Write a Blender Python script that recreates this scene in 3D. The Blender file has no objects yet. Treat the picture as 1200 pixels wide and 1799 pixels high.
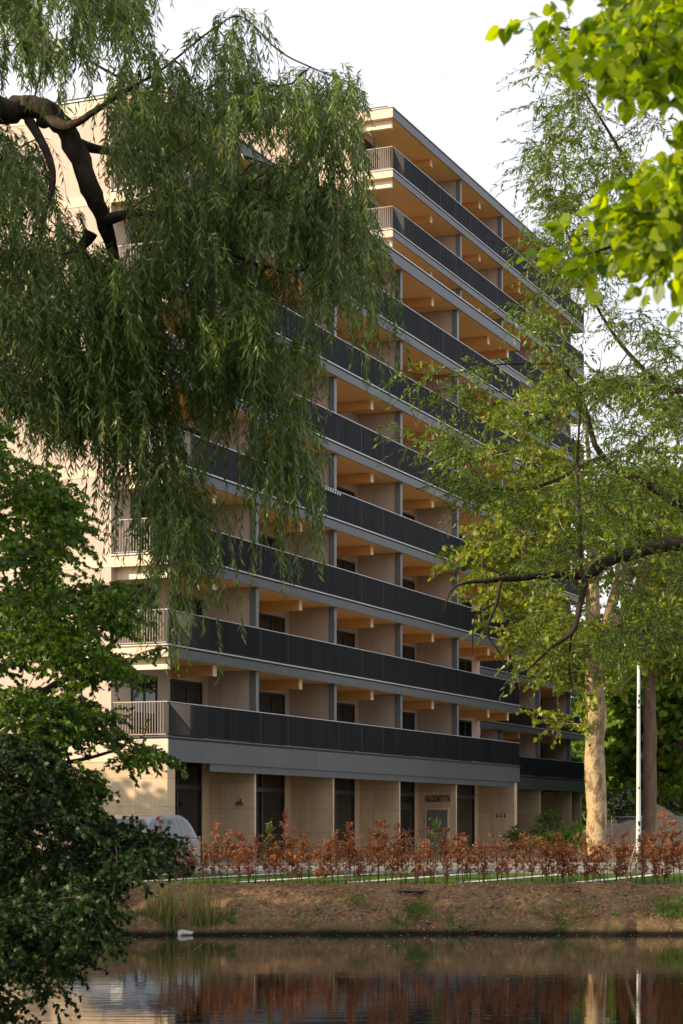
import bpy, bmesh, math, random
import numpy as np
from mathutils import Vector, Matrix
random.seed(7); RNG = np.random.default_rng(11)
SC = bpy.context.scene; COL = SC.collection
R = math.radians
F = 3550.0; EYE = 1.45; HOR = 1445.0
def at(px, py, d): return np.array([(px-600)/F*d, d, EYE+(HOR-py)/F*d])

# ------------------------------------------------------------------ materials
def new_mat(name):
    m = bpy.data.materials.new(name); m.use_nodes = True
    nt = m.node_tree; nt.nodes.clear()
    out = nt.nodes.new('ShaderNodeOutputMaterial')
    return m, nt, out
def N(nt, typ, **kw):
    n = nt.nodes.new(typ)
    for k, v in kw.items(): setattr(n, k, v)
    return n
def L(nt, a, b): nt.links.new(a, b)
def c4(c): return (c[0], c[1], c[2], 1)
def mixc(nt, fac, a, b):
    n = N(nt, 'ShaderNodeMix', data_type='RGBA')
    for sock, v in ((n.inputs[0], fac), (n.inputs[6], a), (n.inputs[7], b)):
        if hasattr(v, 'links') or hasattr(v, 'is_output'): L(nt, v, sock)
        else: sock.default_value = v if isinstance(v, (int, float)) else c4(v)
    return n.outputs[2]
def math_(nt, op, a, b=None, c=None):
    n = N(nt, 'ShaderNodeMath', operation=op)
    for i, v in enumerate((a, b, c)):
        if v is None: continue
        if isinstance(v, (int, float)): n.inputs[i].default_value = v
        else: L(nt, v, n.inputs[i])
    return n.outputs[0]
def ramp(nt, src, lo, hi):
    n = N(nt, 'ShaderNodeMapRange'); n.inputs[1].default_value = lo; n.inputs[2].default_value = hi
    L(nt, src, n.inputs[0]); return n.outputs[0]
def noise(nt, scale, detail=4, vec=None, rough=.55, stretch=None):
    n = N(nt, 'ShaderNodeTexNoise'); n.inputs['Scale'].default_value = scale
    n.inputs['Detail'].default_value = detail; n.inputs['Roughness'].default_value = rough
    if vec is None: vec = N(nt, 'ShaderNodeTexCoord').outputs['Object']
    if stretch:
        mp = N(nt, 'ShaderNodeMapping'); mp.inputs['Scale'].default_value = stretch
        L(nt, vec, mp.inputs[0]); vec = mp.outputs[0]
    L(nt, vec, n.inputs['Vector']); return n.outputs['Fac']
def surf(name, c1, c2, scale=3, rough=.6, metal=0, bump=0, bscale=None, stretch=None, spec=.5, detail=5):
    m, nt, out = new_mat(name)
    p = N(nt, 'ShaderNodeBsdfPrincipled')
    f = ramp(nt, noise(nt, scale, detail, stretch=stretch), .3, .7)
    L(nt, mixc(nt, f, c1, c2), p.inputs['Base Color'])
    p.inputs['Roughness'].default_value = rough; p.inputs['Metallic'].default_value = metal
    p.inputs['Specular IOR Level'].default_value = spec
    if bump:
        b = N(nt, 'ShaderNodeBump'); b.inputs['Strength'].default_value = bump; b.inputs['Distance'].default_value = .02
        L(nt, noise(nt, bscale or scale*6, 5, stretch=stretch), b.inputs['Height']); L(nt, b.outputs[0], p.inputs['Normal'])
    L(nt, p.outputs[0], out.inputs[0]); return m
def panel_mat(name, c1, c2, w, h, joint=.012, rough=.6, z0=0, jc=.35, streak=.12):
    """cladding with fine joints; w = panel width along the wall, h = course height"""
    m, nt, out = new_mat(name); p = N(nt, 'ShaderNodeBsdfPrincipled')
    tc = N(nt, 'ShaderNodeTexCoord').outputs['Object']
    sx = N(nt, 'ShaderNodeSeparateXYZ'); L(nt, tc, sx.inputs[0])
    hor = math_(nt, 'ADD', sx.outputs[0], sx.outputs[1])
    zz = math_(nt, 'SUBTRACT', sx.outputs[2], z0)
    fz = math_(nt, 'FRACT', math_(nt, 'DIVIDE', zz, h))
    fx = math_(nt, 'FRACT', math_(nt, 'DIVIDE', hor, w))
    j = math_(nt, 'MAXIMUM', math_(nt, 'LESS_THAN', fz, joint/h), math_(nt, 'LESS_THAN', fx, joint*.7/w))
    # every panel a slightly different tone
    comb = N(nt, 'ShaderNodeCombineXYZ')
    L(nt, math_(nt, 'FLOOR', math_(nt, 'DIVIDE', hor, w)), comb.inputs[0]); L(nt, math_(nt, 'FLOOR', math_(nt, 'DIVIDE', zz, h)), comb.inputs[2])
    wn = N(nt, 'ShaderNodeTexWhiteNoise'); L(nt, comb.outputs[0], wn.inputs[0])
    st = noise(nt, 1.0, 5, stretch=(3, 3, .5))
    fine = noise(nt, 9, 6)
    f = math_(nt, 'ADD', math_(nt, 'MULTIPLY', wn.outputs[0], .35), math_(nt, 'ADD', math_(nt, 'MULTIPLY', ramp(nt, st, .3, .7), .4), math_(nt, 'MULTIPLY', ramp(nt, fine, .3, .7), .25)))
    col = mixc(nt, f, c1, c2)
    dark = tuple(x*jc for x in c1)
    L(nt, mixc(nt, j, col, dark), p.inputs['Base Color'])
    p.inputs['Roughness'].default_value = rough; p.inputs['Specular IOR Level'].default_value = .3
    L(nt, p.outputs[0], out.inputs[0]); return m
def wood_mat(name, c1, c2, rough=.5, axis=0, plank=.9):
    m, nt, out = new_mat(name); p = N(nt, 'ShaderNodeBsdfPrincipled')
    s = [14, 14, 14]; s[axis] = .6
    g = noise(nt, 1.6, 6, stretch=tuple(s), rough=.65)
    b = noise(nt, .5, 3)
    f = math_(nt, 'ADD', math_(nt, 'MULTIPLY', ramp(nt, g, .3, .7), .6), math_(nt, 'MULTIPLY', ramp(nt, b, .3, .7), .4))
    L(nt, mixc(nt, f, c1, c2), p.inputs['Base Color']); p.inputs['Roughness'].default_value = rough
    p.inputs['Specular IOR Level'].default_value = .3
    L(nt, p.outputs[0], out.inputs[0]); return m
def leaf_mat(name, c1, c2, trans=.35, rough=.45, c3=None, tboost=1.5, spec=.35, thr=.93):
    """each leaf its own tone (random per island); front reflects, back transmits"""
    m, nt, out = new_mat(name)
    g = N(nt, 'ShaderNodeNewGeometry'); rnd = g.outputs['Random Per Island']
    big = ramp(nt, noise(nt, .8, 3), .35, .65)
    f = math_(nt, 'ADD', math_(nt, 'MULTIPLY', math_(nt, 'POWER', rnd, 1.5), .75), math_(nt, 'MULTIPLY', big, .30))
    col = mixc(nt, f, c1, c2)
    if c3 is not None:
        r2 = math_(nt, 'FRACT', math_(nt, 'MULTIPLY', rnd, 37.3))
        col = mixc(nt, math_(nt, 'GREATER_THAN', r2, thr), col, c3)
    p = N(nt, 'ShaderNodeBsdfPrincipled'); L(nt, col, p.inputs['Base Color'])
    p.inputs['Roughness'].default_value = rough; p.inputs['Specular IOR Level'].default_value = spec
    t = N(nt, 'ShaderNodeBsdfTranslucent')
    hs = N(nt, 'ShaderNodeHueSaturation'); hs.inputs['Value'].default_value = tboost; hs.inputs['Saturation'].default_value = 1.1
    hs.inputs['Hue'].default_value = .485
    L(nt, col, hs.inputs['Color']); L(nt, hs.outputs[0], t.inputs[0])
    mx = N(nt, 'ShaderNodeMixShader'); mx.inputs[0].default_value = trans
    L(nt, p.outputs[0], mx.inputs[1]); L(nt, t.outputs[0], mx.inputs[2]); L(nt, mx.outputs[0], out.inputs[0])
    return m

M = {}
M['cream'] = panel_mat('cream_cladding', (.47, .36, .29), (.58, .46, .375), .62, 3.0, .014, z0=6.85, jc=.6)
M['cream_band'] = surf('cream_band', (.62, .47, .34), (.72, .56, .42), 1.2, .55, bump=.03)
M['stone'] = panel_mat('limestone_tiles', (.40, .29, .185), (.66, .50, .335), 1.2, .92, .012, rough=.65, z0=.12, jc=.55)
M['soffit'] = wood_mat('timber_soffit', (.78, .45, .19), (.90, .60, .29), .5, 0)
M['beam'] = wood_mat('glulam_beam', (.62, .32, .11), (.78, .45, .18), .5, 1)
M['beam_lit'] = surf('glulam_beam_lit', (.84, .68, .45), (.92, .80, .60), 6, .45)  # paler copy of the beam wood: skylight on the ends put into the colour
M['fascia'] = panel_mat('grey_fascia_metal', (.060, .062, .070), (.098, .102, .114), 2.42, 60, .022, rough=.40, z0=-20, jc=.3)
M['trim'] = surf('pale_grey_trim', (.42, .43, .45), (.52, .53, .55), 1, .35, metal=.4)
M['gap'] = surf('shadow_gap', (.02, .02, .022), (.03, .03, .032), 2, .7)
M['rail'] = surf('black_railing_metal', (.012, .013, .016), (.034, .037, .044), .5, .38, metal=.2, stretch=(9, 9, .2))
M['rail_taupe'] = surf('taupe_railing_metal', (.33, .27, .22), (.42, .35, .29), 1, .45)
M['column'] = surf('grey_column_metal', (.13, .14, .155), (.19, .20, .215), 1, .45, metal=.2)
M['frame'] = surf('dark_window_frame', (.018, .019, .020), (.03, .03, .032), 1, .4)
M['roof'] = surf('roof_felt', (.10, .10, .10), (.16, .16, .155), .8, .9)
M['sign'] = surf('dark_sign_lettering', (.02, .018, .016), (.035, .03, .028), 3, .5)
M['panel_grey'] = surf('grey_door_panel', (.16, .15, .15), (.20, .19, .185), 1, .3)
def glass_mat():
    m, nt, out = new_mat('dark_window_glass'); p = N(nt, 'ShaderNodeBsdfPrincipled')
    L(nt, mixc(nt, ramp(nt, noise(nt, .35, 2), .4, .6), (.006, .007, .008), (.022, .022, .02)), p.inputs['Base Color'])
    p.inputs['Roughness'].default_value = .03; p.inputs['IOR'].default_value = 1.5
    b = N(nt, 'ShaderNodeBump'); b.inputs['Strength'].default_value = .05; b.inputs['Distance'].default_value = .05
    L(nt, noise(nt, .6, 2), b.inputs['Height']); L(nt, b.outputs[0], p.inputs['Normal'])
    L(nt, p.outputs[0], out.inputs[0]); return m
M['glass'] = glass_mat()
M['curtain'] = surf('pale_curtain', (.35, .33, .3), (.5, .48, .45), 3, .9, stretch=(12, 12, .5))
M['bark_willow'] = surf('willow_bark', (.018, .013, .009), (.075, .055, .038), 9, .95, bump=1, bscale=26, stretch=(1, 1, .45), spec=.2)
M['twig_willow'] = surf('willow_twig', (.14, .12, .05), (.22, .19, .09), 5, .7)
M['bark_dark'] = surf('dark_bark', (.025, .02, .015), (.06, .048, .036), 8, .9, bump=.8, stretch=(1, 1, .3))
def plane_bark():
    m, nt, out = new_mat('plane_tree_bark'); p = N(nt, 'ShaderNodeBsdfPrincipled')
    v = noise(nt, 3.2, 4, stretch=(1, 1, .55)); w = noise(nt, 9, 5)
    a = mixc(nt, ramp(nt, v, .44, .52), (.17, .115, .065), (.42, .30, .165))
    a = mixc(nt, ramp(nt, w, .54, .62), a, (.24, .175, .10))
    L(nt, a, p.inputs['Base Color']); p.inputs['Roughness'].default_value = .8
    b = N(nt, 'ShaderNodeBump'); b.inputs['Strength'].default_value = .8; b.inputs['Distance'].default_value = .05
    L(nt, w, b.inputs['Height']); L(nt, b.outputs[0], p.inputs['Normal']); L(nt, p.outputs[0], out.inputs[0]); return m
M['bark_plane'] = plane_bark()
M['bark_brown'] = surf('reddish_bark', (.10, .06, .04), (.19, .12, .08), 6, .9, bump=.7, stretch=(1, 1, .3))
M['leaf_willow'] = leaf_mat('willow_leaves', (.026, .064, .006), (.205, .310, .048), .30, .38, spec=.6)
M['leaf_willow2'] = leaf_mat('pale_willow_leaves', (.032, .066, .005), (.215, .320, .040), .40, .4, spec=.5)
M['leaf_maple'] = leaf_mat('maple_leaves', (.012, .036, .003), (.140, .260, .020), .36, .5, spec=.3)
M['leaf_shade'] = leaf_mat('shaded_shrub_leaves', (.004, .013, .002), (.036, .078, .009), .18, .5, spec=.25)  # near-black green: the deep shade in this corner is painted into the leaves
M['leaf_lime'] = leaf_mat('lime_leaves', (.08, .17, .006), (.34, .43, .010), .60, .35, tboost=1.8)
M['leaf_plane'] = leaf_mat('plane_leaves', (.07, .12, .010), (.31, .37, .038), .42, .5, tboost=1.6)
M['leaf_far'] = leaf_mat('woodland_leaves', (.030, .07, .012), (.15, .25, .045), .35, .6, spec=.2)
M['leaf_far2'] = leaf_mat('light_woodland_leaves', (.08, .16, .02), (.24, .36, .05), .4, .6, spec=.2)
M['leaf_copper'] = leaf_mat('copper_beech_leaves', (.045, .018, .020), (.09, .035, .035), .3, .5, spec=.3)
M['leaf_dry'] = leaf_mat('dry_beech_leaves', (.14, .045, .016), (.74, .33, .13), .36, .6, tboost=1.3, spec=.25, c3=(.60, .32, .12))
M['leaf_fresh'] = leaf_mat('fresh_hedge_leaves', (.10, .16, .03), (.25, .30, .06), .4, .5)
M['leaf_blossom'] = leaf_mat('white_blossom', (.05, .09, .02), (.12, .18, .05), .3, .6, c3=(.62, .64, .58), thr=.62)
M['stem'] = surf('hedge_stem', (.06, .04, .03), (.12, .085, .06), 12, .85)
M['reed'] = leaf_mat('reed_blades', (.10, .13, .03), (.25, .22, .07), .3, .5)
M['grassblade'] = leaf_mat('grass_blades', (.050, .10, .015), (.11, .19, .03), .35, .5, spec=.25)
M['asphalt'] = surf('asphalt', (.11, .11, .118), (.17, .17, .18), 2, .85, bump=.2, bscale=60)
M['kerb'] = surf('kerb_concrete', (.24, .23, .21), (.34, .32, .29), 5, .85)
M['paving'] = surf('pale_paving', (.50, .47, .42), (.66, .63, .57), 3, .8, bump=.2)
M['sand'] = surf('sand_heap', (.20, .14, .09), (.38, .28, .18), 3.5, .95, bump=.6)
M['steel'] = surf('galvanised_steel', (.25, .26, .27), (.38, .39, .4), 3, .45, metal=.6)
M['bamboo'] = surf('bamboo_stake', (.55, .38, .18), (.68, .5, .27), 7, .6)
M['stone_grey'] = surf('grey_stone', (.30, .29, .26), (.42, .41, .38), 6, .9, bump=.5)
M['rag'] = surf('dark_plastic_sheet', (.015, .017, .02), (.04, .043, .05), 8, .5, bump=.6)
M['carpaint'] = surf('silver_car_paint', (.20, .215, .24), (.24, .255, .28), .8, .28, metal=.55)
M['cardark'] = surf('car_black_trim', (.015, .015, .016), (.025, .025, .027), 4, .6)
M['carglass'] = surf('car_glass', (.012, .014, .015), (.02, .022, .024), 1, .04, spec=.8)
M['tyre'] = surf('tyre_rubber', (.012, .012, .012), (.025, .025, .025), 10, .85)
M['rim'] = surf('wheel_rim', (.45, .46, .47), (.55, .56, .57), 3, .3, metal=.7)
M['lamp_red'] = surf('red_lamp_lens', (.25, .01, .01), (.35, .015, .015), 5, .15)
M['lamp_clear'] = surf('clear_lamp_lens', (.55, .56, .58), (.7, .7, .72), 8, .08)
M['debris'] = surf('floating_debris', (.16, .11, .06), (.34, .25, .13), 9, .8)
def pole_mat():
    m, nt, out = new_mat('white_pole_paint'); p = N(nt, 'ShaderNodeBsdfPrincipled')
    a = mixc(nt, ramp(nt, noise(nt, 3, 5, stretch=(1, 1, .3)), .35, .7), (.70, .70, .69), (.50, .50, .48))
    L(nt, a, p.inputs['Base Color']); p.inputs['Roughness'].default_value = .45
    L(nt, p.outputs[0], out.inputs[0]); return m
M['pole'] = pole_mat()
def soil_ground():
    m, nt, out = new_mat('ground_surface'); p = N(nt, 'ShaderNodeBsdfPrincipled')
    tc = N(nt, 'ShaderNodeTexCoord').outputs['Object']; s = N(nt, 'ShaderNodeSeparateXYZ'); L(nt, tc, s.inputs[0])
    wob = noise(nt, .9, 4); fine = noise(nt, 11, 8, rough=.8); mid = noise(nt, 1.4, 6, rough=.7)
    y = math_(nt, 'ADD', s.outputs[1], math_(nt, 'MULTIPLY', math_(nt, 'SUBTRACT', wob, .5), .5))
    soil = mixc(nt, ramp(nt, mid, .3, .7), (.105, .058, .027), (.26, .160, .082))
    soil = mixc(nt, ramp(nt, fine, .52, .64), soil, (.40, .28, .18))
    soil = mixc(nt, ramp(nt, noise(nt, 9, 6, rough=.75), .38, .30), soil, (.05, .03, .018))
    grass = mixc(nt, ramp(nt, mid, .3, .7), (.05, .11, .012), (.11, .19, .02))
    sand = mixc(nt, ramp(nt, mid, .3, .7), (.36, .26, .16), (.52, .39, .25))
    # mossy rim above the water, nearly black at the water line
    rim = math_(nt, 'MULTIPLY', ramp(nt, s.outputs[2], -.60, -.9), ramp(nt, mid, .42, .66))
    soil = mixc(nt, rim, soil, (.045, .065, .018))
    soil = mixc(nt, ramp(nt, s.outputs[2], -.86, -.96), soil, (.012, .010, .008))
    a = mixc(nt, ramp(nt, y, 47.15, 47.3), soil, grass)
    a = mixc(nt, ramp(nt, y, 66.2, 66.4), a, sand)
    a = mixc(nt, ramp(nt, y, 118, 122), a, grass)
    a = mixc(nt, ramp(nt, y, 38, 36), a, (.03, .045, .014))
    L(nt, a, p.inputs['Base Color']); p.inputs['Roughness'].default_value = .95; p.inputs['Specular IOR Level'].default_value = .15
    b = N(nt, 'ShaderNodeBump'); b.inputs['Strength'].default_value = 1; b.inputs['Distance'].default_value = .06
    L(nt, fine, b.inputs['Height']); L(nt, b.outputs[0], p.inputs['Normal']); L(nt, p.outputs[0], out.inputs[0]); return m
M['ground'] = soil_ground()
def water_mat():
    m, nt, out = new_mat('pond_water'); p = N(nt, 'ShaderNodeBsdfPrincipled')
    p.inputs['Base Color'].default_value = (.008, .008, .006, 1); p.inputs['Roughness'].default_value = .015
    p.inputs['IOR'].default_value = 1.333; p.inputs['Specular IOR Level'].default_value = .62
    n1 = noise(nt, 1.0, 3, stretch=(.55, 3.2, 1)); n2 = noise(nt, 5.0, 2, stretch=(.45, 1.6, 1))
    h = math_(nt, 'ADD', math_(nt, 'MULTIPLY', n1, .8), math_(nt, 'MULTIPLY', n2, .16))
    b = N(nt, 'ShaderNodeBump'); b.inputs['Strength'].default_value = .22; b.inputs['Distance'].default_value = .012
    L(nt, h, b.inputs['Height']); L(nt, b.outputs[0], p.inputs['Normal']); L(nt, p.outputs[0], out.inputs[0]); return m
M['water'] = water_mat()

# ------------------------------------------------------------------ object helpers
def tag(o, label=None, cat=None, group=None, kind=None):
    if label: o['label'] = label
    if cat: o['category'] = cat
    if group: o['group'] = group
    if kind: o['kind'] = kind
    return o
def empty(name, loc, rz=0, **kw):
    o = bpy.data.objects.new(name, None); o.location = tuple(float(v) for v in loc); o.rotation_euler = (0, 0, rz)
    o.empty_display_size = .3; COL.objects.link(o); return tag(o, **kw)
def np_mesh(name, V, Q, mat, smooth=False):
    """V (n,3); Q (m,k) faces all with k corners"""
    me = bpy.data.meshes.new(name); V = np.asarray(V, dtype=np.float32); Q = np.asarray(Q, dtype=np.int32)
    m, k = Q.shape
    me.vertices.add(len(V)); me.vertices.foreach_set('co', V.ravel())
    me.loops.add(m*k); me.loops.foreach_set('vertex_index', Q.ravel())
    me.polygons.add(m); me.polygons.foreach_set('loop_start', np.arange(0, m*k, k, dtype=np.int32))
    me.polygons.foreach_set('loop_total', np.full(m, k, dtype=np.int32))
    if smooth: me.polygons.foreach_set('use_smooth', np.ones(m, dtype=bool))
    me.materials.append(mat); me.update(calc_edges=True); return me
def link(name, me, parent=None):
    o = bpy.data.objects.new(name, me); COL.objects.link(o)
    if parent is not None: o.parent = parent
    return o
class MB:
    """collects boxes, prisms and tubes into ONE mesh"""
    def __init__(s): s.v = []; s.f = []; s.sm = []
    def add(s, vs, fs, smooth=False):
        n = len(s.v); s.v += [tuple(float(c) for c in v) for v in vs]; s.f += [tuple(n+i for i in f) for f in fs]; s.sm += [smooth]*len(fs); return s
    def box(s, x0, x1, y0, y1, z0, z1):
        v = [(x0,y0,z0),(x1,y0,z0),(x1,y1,z0),(x0,y1,z0),(x0,y0,z1),(x1,y0,z1),(x1,y1,z1),(x0,y1,z1)]
        return s.add(v, [(0,3,2,1),(4,5,6,7),(0,1,5,4),(1,2,6,5),(2,3,7,6),(3,0,4,7)])
    def tube(s, pts, rads, n=8, cap=True):
        pts = [Vector(p) for p in pts]; vs = []; fs = []
        if not hasattr(rads, '__len__'): rads = [rads]*len(pts)
        up = Vector((0.123, .31, .94))
        for i, p in enumerate(pts):
            d = (pts[min(i+1, len(pts)-1)]-pts[max(i-1, 0)]).normalized()
            a = d.cross(up if abs(d.dot(up)) < .95 else Vector((1, 0, 0))).normalized(); b = d.cross(a)
            for k in range(n):
                t = 2*math.pi*k/n; vs.append(p+(a*math.cos(t)+b*math.sin(t))*rads[i])
        for i in range(len(pts)-1):
            for k in range(n):
                k2 = (k+1) % n; fs.append((i*n+k, i*n+k2, (i+1)*n+k2, (i+1)*n+k))
        if cap: fs.append(tuple(range(n))[::-1]); fs.append(tuple((len(pts)-1)*n+k for k in range(n)))
        return s.add(vs, fs, True)
    def prism(s, prof, y0, y1):
        """prof: list of (x,z); extruded along y"""
        n = len(prof); vs = [(x, y0, z) for x, z in prof]+[(x, y1, z) for x, z in prof]
        fs = [tuple(range(n)), tuple(range(n, 2*n))[::-1]]+[(i, n+i, n+(i+1) % n, (i+1) % n) for i in range(n)]
        return s.add(vs, fs)
    def build(s, name, mat, parent=None, bevel=0, sub=0):
        me = bpy.data.meshes.new(name); me.from_pydata(s.v, [], s.f)
        me.polygons.foreach_set('use_smooth', s.sm); me.materials.append(mat); me.update()
        bm = bmesh.new(); bm.from_mesh(me); bmesh.ops.recalc_face_normals(bm, faces=bm.faces); bm.to_mesh(me); bm.free()
        o = link(name, me, parent)
        if bevel:
            b = o.modifiers.new('b', 'BEVEL'); b.width = bevel; b.segments = 1; b.limit_method = 'ANGLE'
        return o
def dup(o, parent=None, **kw):
    c = o.copy(); COL.objects.link(c)
    if parent is not None: c.parent = parent
    for ch in list(o.children): dup(ch, c)
    return tag(c, **kw)

# ------------------------------------------------------------------ foliage helpers
def unit(a): return a/np.maximum(np.linalg.norm(a, axis=-1, keepdims=True), 1e-9)
LEAF = {  # outline in (along, across) units
 'lance': np.array([(0, 0), (.35, .5), (1, 0), (.35, -.5)]),
 'oval': np.array([(0, 0), (.22, .42), (.62, .45), (1, 0), (.62, -.45), (.22, -.42)]),
 'heart': np.array([(.03, 0), (-.05, .12), (-.06, .27), (.02, .42), (.16, .51), (.34, .52), (.52, .45), (.68, .32), (.82, .16), (.93, .05), (1.06, 0), (.93, -.05), (.82, -.16), (.68, -.32), (.52, -.45), (.34, -.52), (.16, -.51), (.02, -.42), (-.06, -.27), (-.05, -.12)]),
 'maple': np.array([(0, 0), (.10, .30), (.02, .55), (.36, .36), (.62, .62), (.66, .22), (1, 0), (.66, -.22), (.62, -.62), (.36, -.36), (.02, -.55), (.10, -.30)]),
}
def leaves(P, D, Nn, Ln, Wd, kind='lance', fold=.12):
    """P base points, D leaf directions, Nn approximate normals -> verts, faces"""
    D = unit(D); S = unit(np.cross(D, Nn)); U = np.cross(S, D)
    o = LEAF[kind]; k = len(o); n = len(P)
    a = o[:, 0][None, :, None]; c = o[:, 1][None, :, None]
    V = P[:, None, :]+D[:, None, :]*a*Ln[:, None, None]+S[:, None, :]*c*Wd[:, None, None] \
        + U[:, None, :]*(np.abs(c)*fold*2-a*a*.12)*Wd[:, None, None]
    return V.reshape(-1, 3), np.arange(n*k).reshape(n, k)
def seg_tubes(A, B, ra, rb, n=4):
    """many separate tapered segments as one vertex/face set"""
    d = unit(B-A); ref = np.where(np.abs(d[:, 2:3]) > .9, np.array([[1., 0, 0]]), np.array([[0, 0, 1.]]))
    s = unit(np.cross(d, ref)); t = np.cross(d, s); V = []
    for k in range(n):
        c, q = math.cos(2*math.pi*k/n), math.sin(2*math.pi*k/n); V.append(A+(s*c+t*q)*ra[:, None])
    for k in range(n):
        c, q = math.cos(2*math.pi*k/n), math.sin(2*math.pi*k/n); V.append(B+(s*c+t*q)*rb[:, None])
    V = np.stack(V, 1).reshape(-1, 3); base = np.arange(len(A))[:, None, None]*2*n
    f = np.array([[k, (k+1) % n, n+(k+1) % n, n+k] for k in range(n)])[None]
    return V, (base+f).reshape(-1, 4)
def in_poly(x, y, poly):
    c = np.zeros(len(x), bool); j = len(poly)-1
    for i in range(len(poly)):
        xi, yi = poly[i]; xj, yj = poly[j]
        hit = ((yi > y) != (yj > y)) & (x < (xj-xi)*(y-yi)/(yj-yi+1e-9)+xi); c ^= hit; j = i
    return c
def sample(poly, n, dr, clump=0.0):
    """n points in a silhouette, spread over the real depth range dr"""
    poly = np.array(poly, float); out = []
    lo, hi = poly.min(0), poly.max(0); tot = 0
    ph = RNG.uniform(0, 6.28, 6)
    while tot < n:
        x = RNG.uniform(lo[0], hi[0], n*3); y = RNG.uniform(lo[1], hi[1], n*3)
        k = in_poly(x, y, poly)
        if clump:
            w = np.sin(x/31+ph[0])+np.sin(y/27+ph[1])+np.sin((x+y)/43+ph[2])+np.sin((x-y)/22+ph[3])
            k &= (w > RNG.uniform(-3.2, 3.2, len(x))*(1-clump)-.4)
        x, y = x[k], y[k]; out.append(np.stack([x, y], 1)); tot += len(x)
    xy = np.concatenate(out)[:n]; d = RNG.uniform(dr[0], dr[1], n)
    return np.stack([(xy[:, 0]-600)/F*d, d, EYE+(HOR-xy[:, 1])/F*d], 1)
def catmull(p, m=5):
    if len(p) < 3: return p
    q = np.vstack([2*p[0]-p[1], p, 2*p[-1]-p[-2]]); out = []
    for i in range(1, len(q)-2):
        a, b, c, d = q[i-1], q[i], q[i+1], q[i+2]
        for k in range(m):
            t = k/m; out.append(.5*((2*b)+(c-a)*t+(2*a-5*b+4*c-d)*t*t+(3*b-a-3*c+d)*t**3))
    out.append(p[-1]); out = np.array(out); out[:, 3] = np.maximum(out[:, 3], .003)
    n = len(out); w = np.cumsum(RNG.normal(0, 1, (n, 3)), 0)*.12*out[:, 3:4]; w -= np.linspace(0, 1, n)[:, None]*w[-1]; w[0] = 0; out[:, :3] += w
    return out
def limb_tube(lb, n=14):
    pts = lb[:, :3]; d = unit(np.gradient(pts, axis=0)); a = np.zeros_like(d); v = np.array([.3, .9, .12])
    for i in range(len(d)):
        v = v-d[i]*np.dot(v, d[i]); v = v/np.linalg.norm(v); a[i] = v
    b = np.cross(d, a); th = np.arange(n)*2*math.pi/n; ph = RNG.uniform(0, 6.28, 3)
    s = np.arange(len(pts))[:, None]; rr = lb[:, 3:4]*(1+.07*np.sin(th[None]*3+s*.5+ph[0])+.05*np.sin(th[None]*5-s*.9+ph[1])+.05*np.sin(s*1.3+ph[2])+RNG.normal(0, .02, (len(pts), n)))
    V = pts[:, None, :]+a[:, None, :]*(np.cos(th)*rr)[..., None]+b[:, None, :]*(np.sin(th)*rr)[..., None]
    i = np.arange(len(pts)-1)[:, None]*n; k = np.arange(n)[None]
    Q = np.stack([i+k, i+(k+1) % n, i+n+(k+1) % n, i+n+k], -1).reshape(-1, 4); return V.reshape(-1, 3), Q
def branch_net(limbs, targets, tip=.006, arch=.12, maxr=.5, jit=.05, step=.35):
    """limbs: polylines [(x,y,z,r)...] ; every target is joined to the nearest wood; pipe-model radii"""
    P = []; par = []; fix = []; LV = []
    for lb in limbs:
        lb = catmull(np.array(lb, float)); last = -1
        LV.append(limb_tube(lb))
        for i in range(len(lb)-1):
            n = max(1, int(np.linalg.norm(lb[i+1, :3]-lb[i, :3])/step))
            for k in range(n):
                t = k/n; P.append(lb[i, :3]*(1-t)+lb[i+1, :3]*t)
                par.append(last); last = len(P)-1; fix.append(lb[i, 3]*(1-t)+lb[i+1, 3]*t)
        P.append(lb[-1, :3]); par.append(last); fix.append(lb[-1, 3])
    n0 = len(P); P = list(P)
    arr = np.zeros((n0+len(targets)*14, 3)); arr[:n0] = P; n = n0
    parr = list(par); fx = list(fix)
    if len(targets):
        dd = np.array([np.min(np.linalg.norm(arr[:n0]-t, axis=1)) for t in targets])
        for ti in np.argsort(dd):
            t = targets[ti]; dist = np.linalg.norm(arr[:n]-t, axis=1)
            j = int(np.argmin(dist)); a = arr[j].copy(); d = dist[j]
            if d < .05: continue
            k = min(12, max(2, int(d/step))); c = (a+t)/2+np.array([0, 0, arch*d])+RNG.normal(0, jit*d, 3); last = j
            for q in range(1, k+1):
                s = q/k; p = a*(1-s)**2+c*2*s*(1-s)+t*s*s
                arr[n] = p; parr.append(last); fx.append(0); last = n; n += 1
    w = np.zeros(n)
    kids = np.zeros(n)
    for i in range(n):
        if parr[i] >= 0: kids[parr[i]] += 1
    for i in range(n-1, n0-1, -1):
        if kids[i] == 0: w[i] += 1
        if parr[i] >= 0: w[parr[i]] += w[i]
    r = np.where(np.arange(n) < n0, 0, np.minimum(tip*np.power(np.maximum(w, 1), .48), maxr)); r[:n0] = np.array(fx)[:n0]
    E = np.array([(parr[i], i) for i in range(n) if parr[i] >= 0])
    ra = r[E[:, 0]].copy(); rb = r[E[:, 1]]
    child = E[:, 1] >= n0; ra[child] = np.minimum(ra[child], rb[child]*1.25); E = E[child]; ra = ra[child]; rb = rb[child]
    V, Q = seg_tubes(arr[E[:, 0]], arr[E[:, 1]], ra, rb, 6)
    V, Q = cat((V, Q), *LV)
    return V, Q, arr[:n]
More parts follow.
